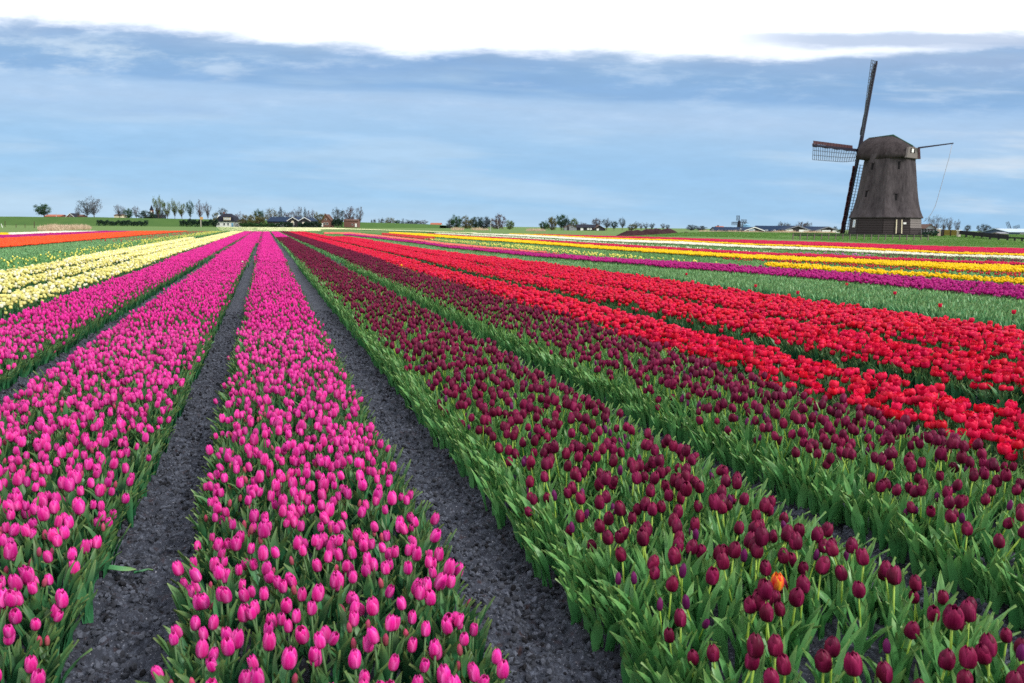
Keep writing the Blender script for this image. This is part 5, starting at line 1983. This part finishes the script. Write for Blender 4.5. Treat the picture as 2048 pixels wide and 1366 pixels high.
def fence(name, label, pts, n_posts, post_w, post_mat, rails, rail_mat, rail_h=.09, extra=0.0):
    """pts: (px, y of the foot, y of the top, D) at both ends"""
    A, B_ = [at(q[0], q[1], q[3]) for q in pts]
    hA, hB = [at(q[0], q[2], q[3])[2] - at(q[0], q[1], q[3])[2] for q in pts]
    o = thing(name, label, 'fence', tuple(A), 0)
    d = B_ - A
    for i in range(n_posts):
        t = i / (n_posts - 1)
        b = d * t
        h = hA + (hB - hA) * t
        gz = float(ground_z((A + b)[None])[0]) - float(A[2])
        MB().bar((b[0], b[1], min(gz, b[2]) - .15), (b[0], b[1], b[2] + h + extra), post_w).build('post', post_mat, o)
    for f_ in rails:
        MB().bar((0, 0, hA * f_), d + np.array((0, 0, hB * f_)), rail_h * .45, depth=1 / .45, side=np.cross(d, (0, 0, 1))).build('rail', rail_mat, o)
    return o


fence('paddock_fence', 'long low grey post and rail fence before the large mill', ((1586, 474.5, 467.5, 88), (1856, 477.5, 469.5, 88)), 20, .09, FENCE_GREY, (.55, .97), FENCE_BLACK, .10)
fence('yard_fence', 'dark yard fence running from the mill corner to the gate', ((1845, 467.5, 458, 112), (1876, 468.5, 458.5, 112)), 6, .12, FENCE_BLACK, (.3, .62, .94), FENCE_BLACK, .14)
fence('rail_fence', 'black three-railed fence sloping down from the white post', ((1918, 469.5, 461.8, 104), (2015, 480.0, 470.5, 92)), 7, .16, FENCE_BLACK, (.30, .62, .95), FENCE_BLACK, .17)
fence('low_rail_fence', 'low black rail fence carrying on at the right edge', ((2015, 480.0, 474.5, 92), (2075, 482.5, 477.5, 86)), 5, .14, FENCE_BLACK, (.9,), FENCE_BLACK, .16)


def single(name, label, cat, px, y0, y1, D, w, mat, lean=0.0, capm=None):
    a, b = at(px, y0, D), at(px + lean, y1, D)
    o = thing(name, label, cat, tuple(a))
    d = b - a
    MB().bar((0, 0, -.3), d, w, w * .9).build('shaft', mat, o)
    if capm is not None:
        MB().box(tuple(d + np.array((0, 0, w * .15))), (w * 1.25, w * 1.25, w * .3)).build('post_cap', capm, o)
    return o


single('gate_post', 'thick pale gate post where the black rail fence begins', 'post', 1917.5, 471, 461.5, 104, .34, FENCE_PALE, 0, PAINT_WHITE)
single('gate_post', 'mottled pinkish gate post between mill yard and mossy panel', 'post', 1877.5, 469.5, 459, 108, .36, plain('mottled_post', (.42, .33, .28), .9, .1, .5, 4), 0, PAINT_WHITE)
single('gate_post', 'slim brown post right beside the mottled gate post', 'post', 1884, 469, 460, 107, .20, BOARDS, 0, BOARDS)


def gate():
    A, B_ = at(1886.5, 470, 106), at(1915.5, 470.5, 105)
    h = at(1900, 460, 105.5)[2] - at(1900, 470, 105.5)[2]
    o = thing('yard_gate', 'mossy brown wooden gate between the two pale posts', 'gate', tuple(A))
    d = B_ - A
    for i in range(5):
        f_ = .12 + .2 * i
        MB().bar((0, 0, h * f_), d + np.array((0, 0, h * f_)), .05, depth=3.6, side=np.cross(d, (0, 0, 1))).build('board', FENCE_MOSS, o)
    for t in (.02, .5, .98):
        MB().bar(d * t + np.array((0, 0, -.1)), d * t + np.array((0, 0, h * 1.05)), .13).build('stile', BOARDS, o)


gate()
single('fence_post', 'tallest weathered post in the pasture at the left edge', 'post', 68.5, 455.5, 443, 228, .18, plain('post_wood', (.09, .075, .05), .9, .1))
single('fence_post', 'weathered post nearest the left edge of the pasture', 'post', 10, 452, 441.5, 250, .17, bpy.data.materials['post_wood'])
single('fence_post', 'short dark post between the two weathered posts', 'post', 32, 456.5, 448, 235, .15, bpy.data.materials['post_wood'])
single('fence_post', 'short post just before the tallest weathered post', 'post', 50, 456, 448, 235, .13, bpy.data.materials['post_wood'])
single('marker_stick', 'thin white leaning stick at the far left edge', 'stick', 6, 456, 447.5, 230, .12, PAINT_WHITE, -4)
single('utility_pole', 'slender pale pole standing before the middle grove', 'pole', 981, 463, 436, 265, .16, plain('pale_pole', (.45, .47, .48), .6, .3), 1, PAINT_WHITE)
single('utility_pole', 'thin leaning pole in the purplish tree of the grove', 'pole', 997.5, 458, 437, 300, .13, bpy.data.materials['pale_pole'], -3.5)
single('utility_pole', 'hair-thin pole on the skyline by the red-roofed barn', 'pole', 112.5, 434, 425, 440, .16, bpy.data.materials['pale_pole'])


def sign_post():
    D = 405
    a = at(402, 452, D)
    k = D / F
    o = thing('sign_post', 'pale post with an orange-tan sign before the dark hedge', 'sign', (a[0], a[1], 0), -PSI)
    z = lambda y: at(402, y, D)[2]
    MB().bar((0, 0, -.2), (0, 0, z(434)), .3).build('post', FENCE_PALE, o)
    MB().box((.5, -.2, z(436.5)), (6 * k, .1, 5 * k)).build('board', plain('tan_board', (.55, .33, .16), .7, .2), o)


sign_post()


# ------------------------------------------------------------------ the heap of dark soil
def soil_heap():
    D = 128.0
    base = at(1315, 473.5, D)
    prof = [(1233, 0), (1242, 5), (1250, 9), (1260, 13.5), (1268, 11), (1276, 13.5), (1284, 11.5), (1292, 15), (1300, 14.2), (1312, 16), (1322, 14.5), (1334, 17), (1343, 15), (1352, 9.5), (1358, 8), (1366, 9.5), (1376, 8), (1386, 4.5), (1396, 0)]
    k = D / F
    nx, ny = 150, 40
    xs, ys = np.linspace(1231, 1398, nx), np.linspace(-1, 1, ny)
    X, Y = np.meshgrid(xs, ys)
    h = np.interp(X, [q[0] for q in prof], [q[1] for q in prof]) * k
    Xm, Ym = (X - 1315) * k, Y * 4.2
    Z = h * np.clip(1 - np.abs(Y + .12 * np.sin(X * .13)) ** 1.6, 0, 1)
    Z = Z + np.clip(h, 0, .5) * (.55 * vnoise(Xm, Ym, 1.1, 21) + .5 * vnoise(Xm, Ym, 3.1, 22) + .3 * vnoise(Xm, Ym, 7.7, 23)) * (np.abs(Y) < .97) - .05
    V = np.c_[Xm.ravel(), Ym.ravel(), Z.ravel()]
    I = np.arange(nx * ny).reshape(ny, nx)
    Q = np.stack([I[:-1, :-1], I[:-1, 1:], I[1:, 1:], I[1:, :-1]], -1).reshape(-1, 4)
    me = bpy.data.meshes.new('soil_heap')
    me.from_pydata(V.tolist(), [], Q.tolist())
    me.materials.append(plain('peat', (0.045, 0.020, 0.024), .95, .08, .7, 1.2, bump=(.8, .1), dark=(.018, .009, .012)))
    me.polygons.foreach_set('use_smooth', [True] * len(Q))
    link('soil_heap', me, loc=(base[0], base[1], float(base[2]) - .02), rz=-PSI, label='long lumpy heap of dark brown soil beyond the striped field', category='soil heap')


soil_heap()


# ------------------------------------------------------------------ odd ones out among the tulips
def odd_tulip(name, kind, mat, label, px, py, k=1.12):
    d = ray(px, py)
    f = form(kind)
    zt = (f[4] + f[0] * .5) * k + .03
    t = (zt - H) / d[2]
    p = EYE + d * t
    o = tulip_thing(kind, 2, True, False, mat)
    o.name = name
    o.location, o.rotation_euler, o.scale = (p[0], p[1], .03), (0.02, -.03, 1.1), (k, k, k)
    o['label'], o['category'] = label, 'tulip'
    return o


odd_tulip('flamed_tulip', 'purple', ORANGE_FLAME, 'single orange and yellow flamed tulip among the dark purple ones', 1545, 1137, 1.12)
odd_tulip('yellow_tulip', 'purple', PET['yellow'], 'lone yellow tulip where the purple bed meets the red', 803, 528)
for px, py, w in ((1510, 569, 'second from the left'), (1594, 582, 'beside the red bed edge'), (1692, 566, 'standing tall in the middle'), (1788, 583, 'among grey-green leaves'), (1878, 607, 'with pale pink petals'), (2025, 620, 'nearest the right edge'), (1372, 546, 'farthest to the left')):
    o = odd_tulip('red_tulip', 'red', PET['red'], f'stray red tulip {w} in the leafy unflowered strip', px, py)
    o['group'] = 'stray red tulips in the leafy strip'
    o.scale = (.85, .85, 1.1)
for px, py, w in ((503.5, 471, 'at the far end of the left pink bed'), (485, 521, 'tall in the middle of the left pink bed'), (491, 488, 'small and far in the left pink bed')):
    o = odd_tulip('white_tulip', 'magenta', PET['white'], f'stray white tulip {w}', px, py)
    o['group'] = 'stray white tulips in the pink bed'


def fallen_leaf():
    p = on_plane(232, 1150, .03)
    o = thing('fallen_leaf', 'broken tulip leaf lying across the left footpath', 'leaf', tuple(p), -.35)
    mb = MB()
    leaf(mb, .20, .042, .25, 0, (-.11, 0, .012), 1.42, 8, 5, seed=.7, fold=.28, curl=.2)
    mb.build('blade', LEAF_BLUE, o, True)
    mb = MB()
    leaf(mb, .075, .034, .5, .35, (.085, -.012, .012), 1.35, 5, 4, seed=.2, fold=.3, curl=-.4)
    mb.build('leaf_tip', LEAF, o, True)


fallen_leaf()


# ------------------------------------------------------------------ grass and dry reeds
def blades(n, size, h, mat, seed, w=.012):
    r = random.Random(seed)
    mb = MB()
    for i in range(n):
        x, y = r.uniform(-.5, .5) * size, r.uniform(-.5, .5) * size
        a = r.uniform(0, 6.28)
        hh = h * r.uniform(.5, 1.15)
        b = r.uniform(.1, .6) * hh
        s_ = np.array((-math.sin(a), math.cos(a), 0)) * w
        p, q, e = np.array((x, y, 0)), np.array((x + b * .4 * math.cos(a), y + b * .4 * math.sin(a), hh * .6)), np.array((x + b * math.cos(a), y + b * math.sin(a), hh))
        sd = r.random()
        mb.add([p - s_, p + s_, q + s_ * .7, q - s_ * .7, e], [(0, 1, 2, 3), (3, 2, 4)], 0, np.array([(0, sd, 0), (0, sd, 0), (.5, sd, 0), (.5, sd, 0), (.95, sd, 0)]))
    return proto(mb.mesh('grass_tuft', mat, True))


def make_grass():
    P = jitter_grid(-10, 150, 15, 150, .62, .45)
    px, py, D = project(np.c_[P, np.zeros(len(P))])
    top = np.interp(px, PX, PL['cs_top'])
    m = (px > 1240) & (px < 2150) & (D > 20) & (D < 128) & (py < top + 3)
    P = P[m]
    z = ground_z(P) - .02
    n = len(P)
    g = vnoise(P[:, 0], P[:, 1], .18, 5) + .6 * vnoise(P[:, 0], P[:, 1], .6, 6)
    sc = np.clip(.75 + 1.0 * g, .3, 1.6)
    scatter('grass', [blades(60, .85, .15, GRASS, 5 + k, .018) for k in range(4)], np.c_[P, z], np.c_[np.zeros((n, 2)), rng.uniform(0, 6.28, n)], sc, rng.integers(0, 4, n), 'rough green grass on the bank before the mill')
    # reeds
    R_ = []
    for px0, px1, y0, y1, step in ((80, 120, 456.5, 461.5, .5), (98, 150, 453.5, 460, .5), (120, 178, 455.5, 459, .5), (1400, 1668, 466.5, 468, .7), (905, 925, 459, 460.5, .9), (947, 975, 459, 460.5, .9), (1055, 1090, 461, 462, .9)):
        A = rng.uniform((px0, y0), (px1, y1), (int((px1 - px0) * 2.2), 2))
        Q = on_plane(A[:, 0], A[:, 1], 0.0)
        R_.append(Q)
    Q = np.concatenate(R_)
    Q = Q[(Q[:, 1] > 10) & (Q[:, 1] < 600)]
    n = len(Q)
    Q[:, 2] = ground_z(Q)
    D = Q @ HEAD
    scatter('dry_reeds', [blades(40, 1.3, .75, REED, 40 + k, .03) for k in range(4)], Q, np.c_[np.zeros((n, 2)), rng.uniform(0, 6.28, n)], rng.uniform(.35, 1.3, n) * np.clip(1.0 + 1.6 * vnoise(Q[:, 0], Q[:, 1], .35, 31), .3, 1.5), rng.integers(0, 4, n), 'pale dry reeds along the ditches')


make_grass()
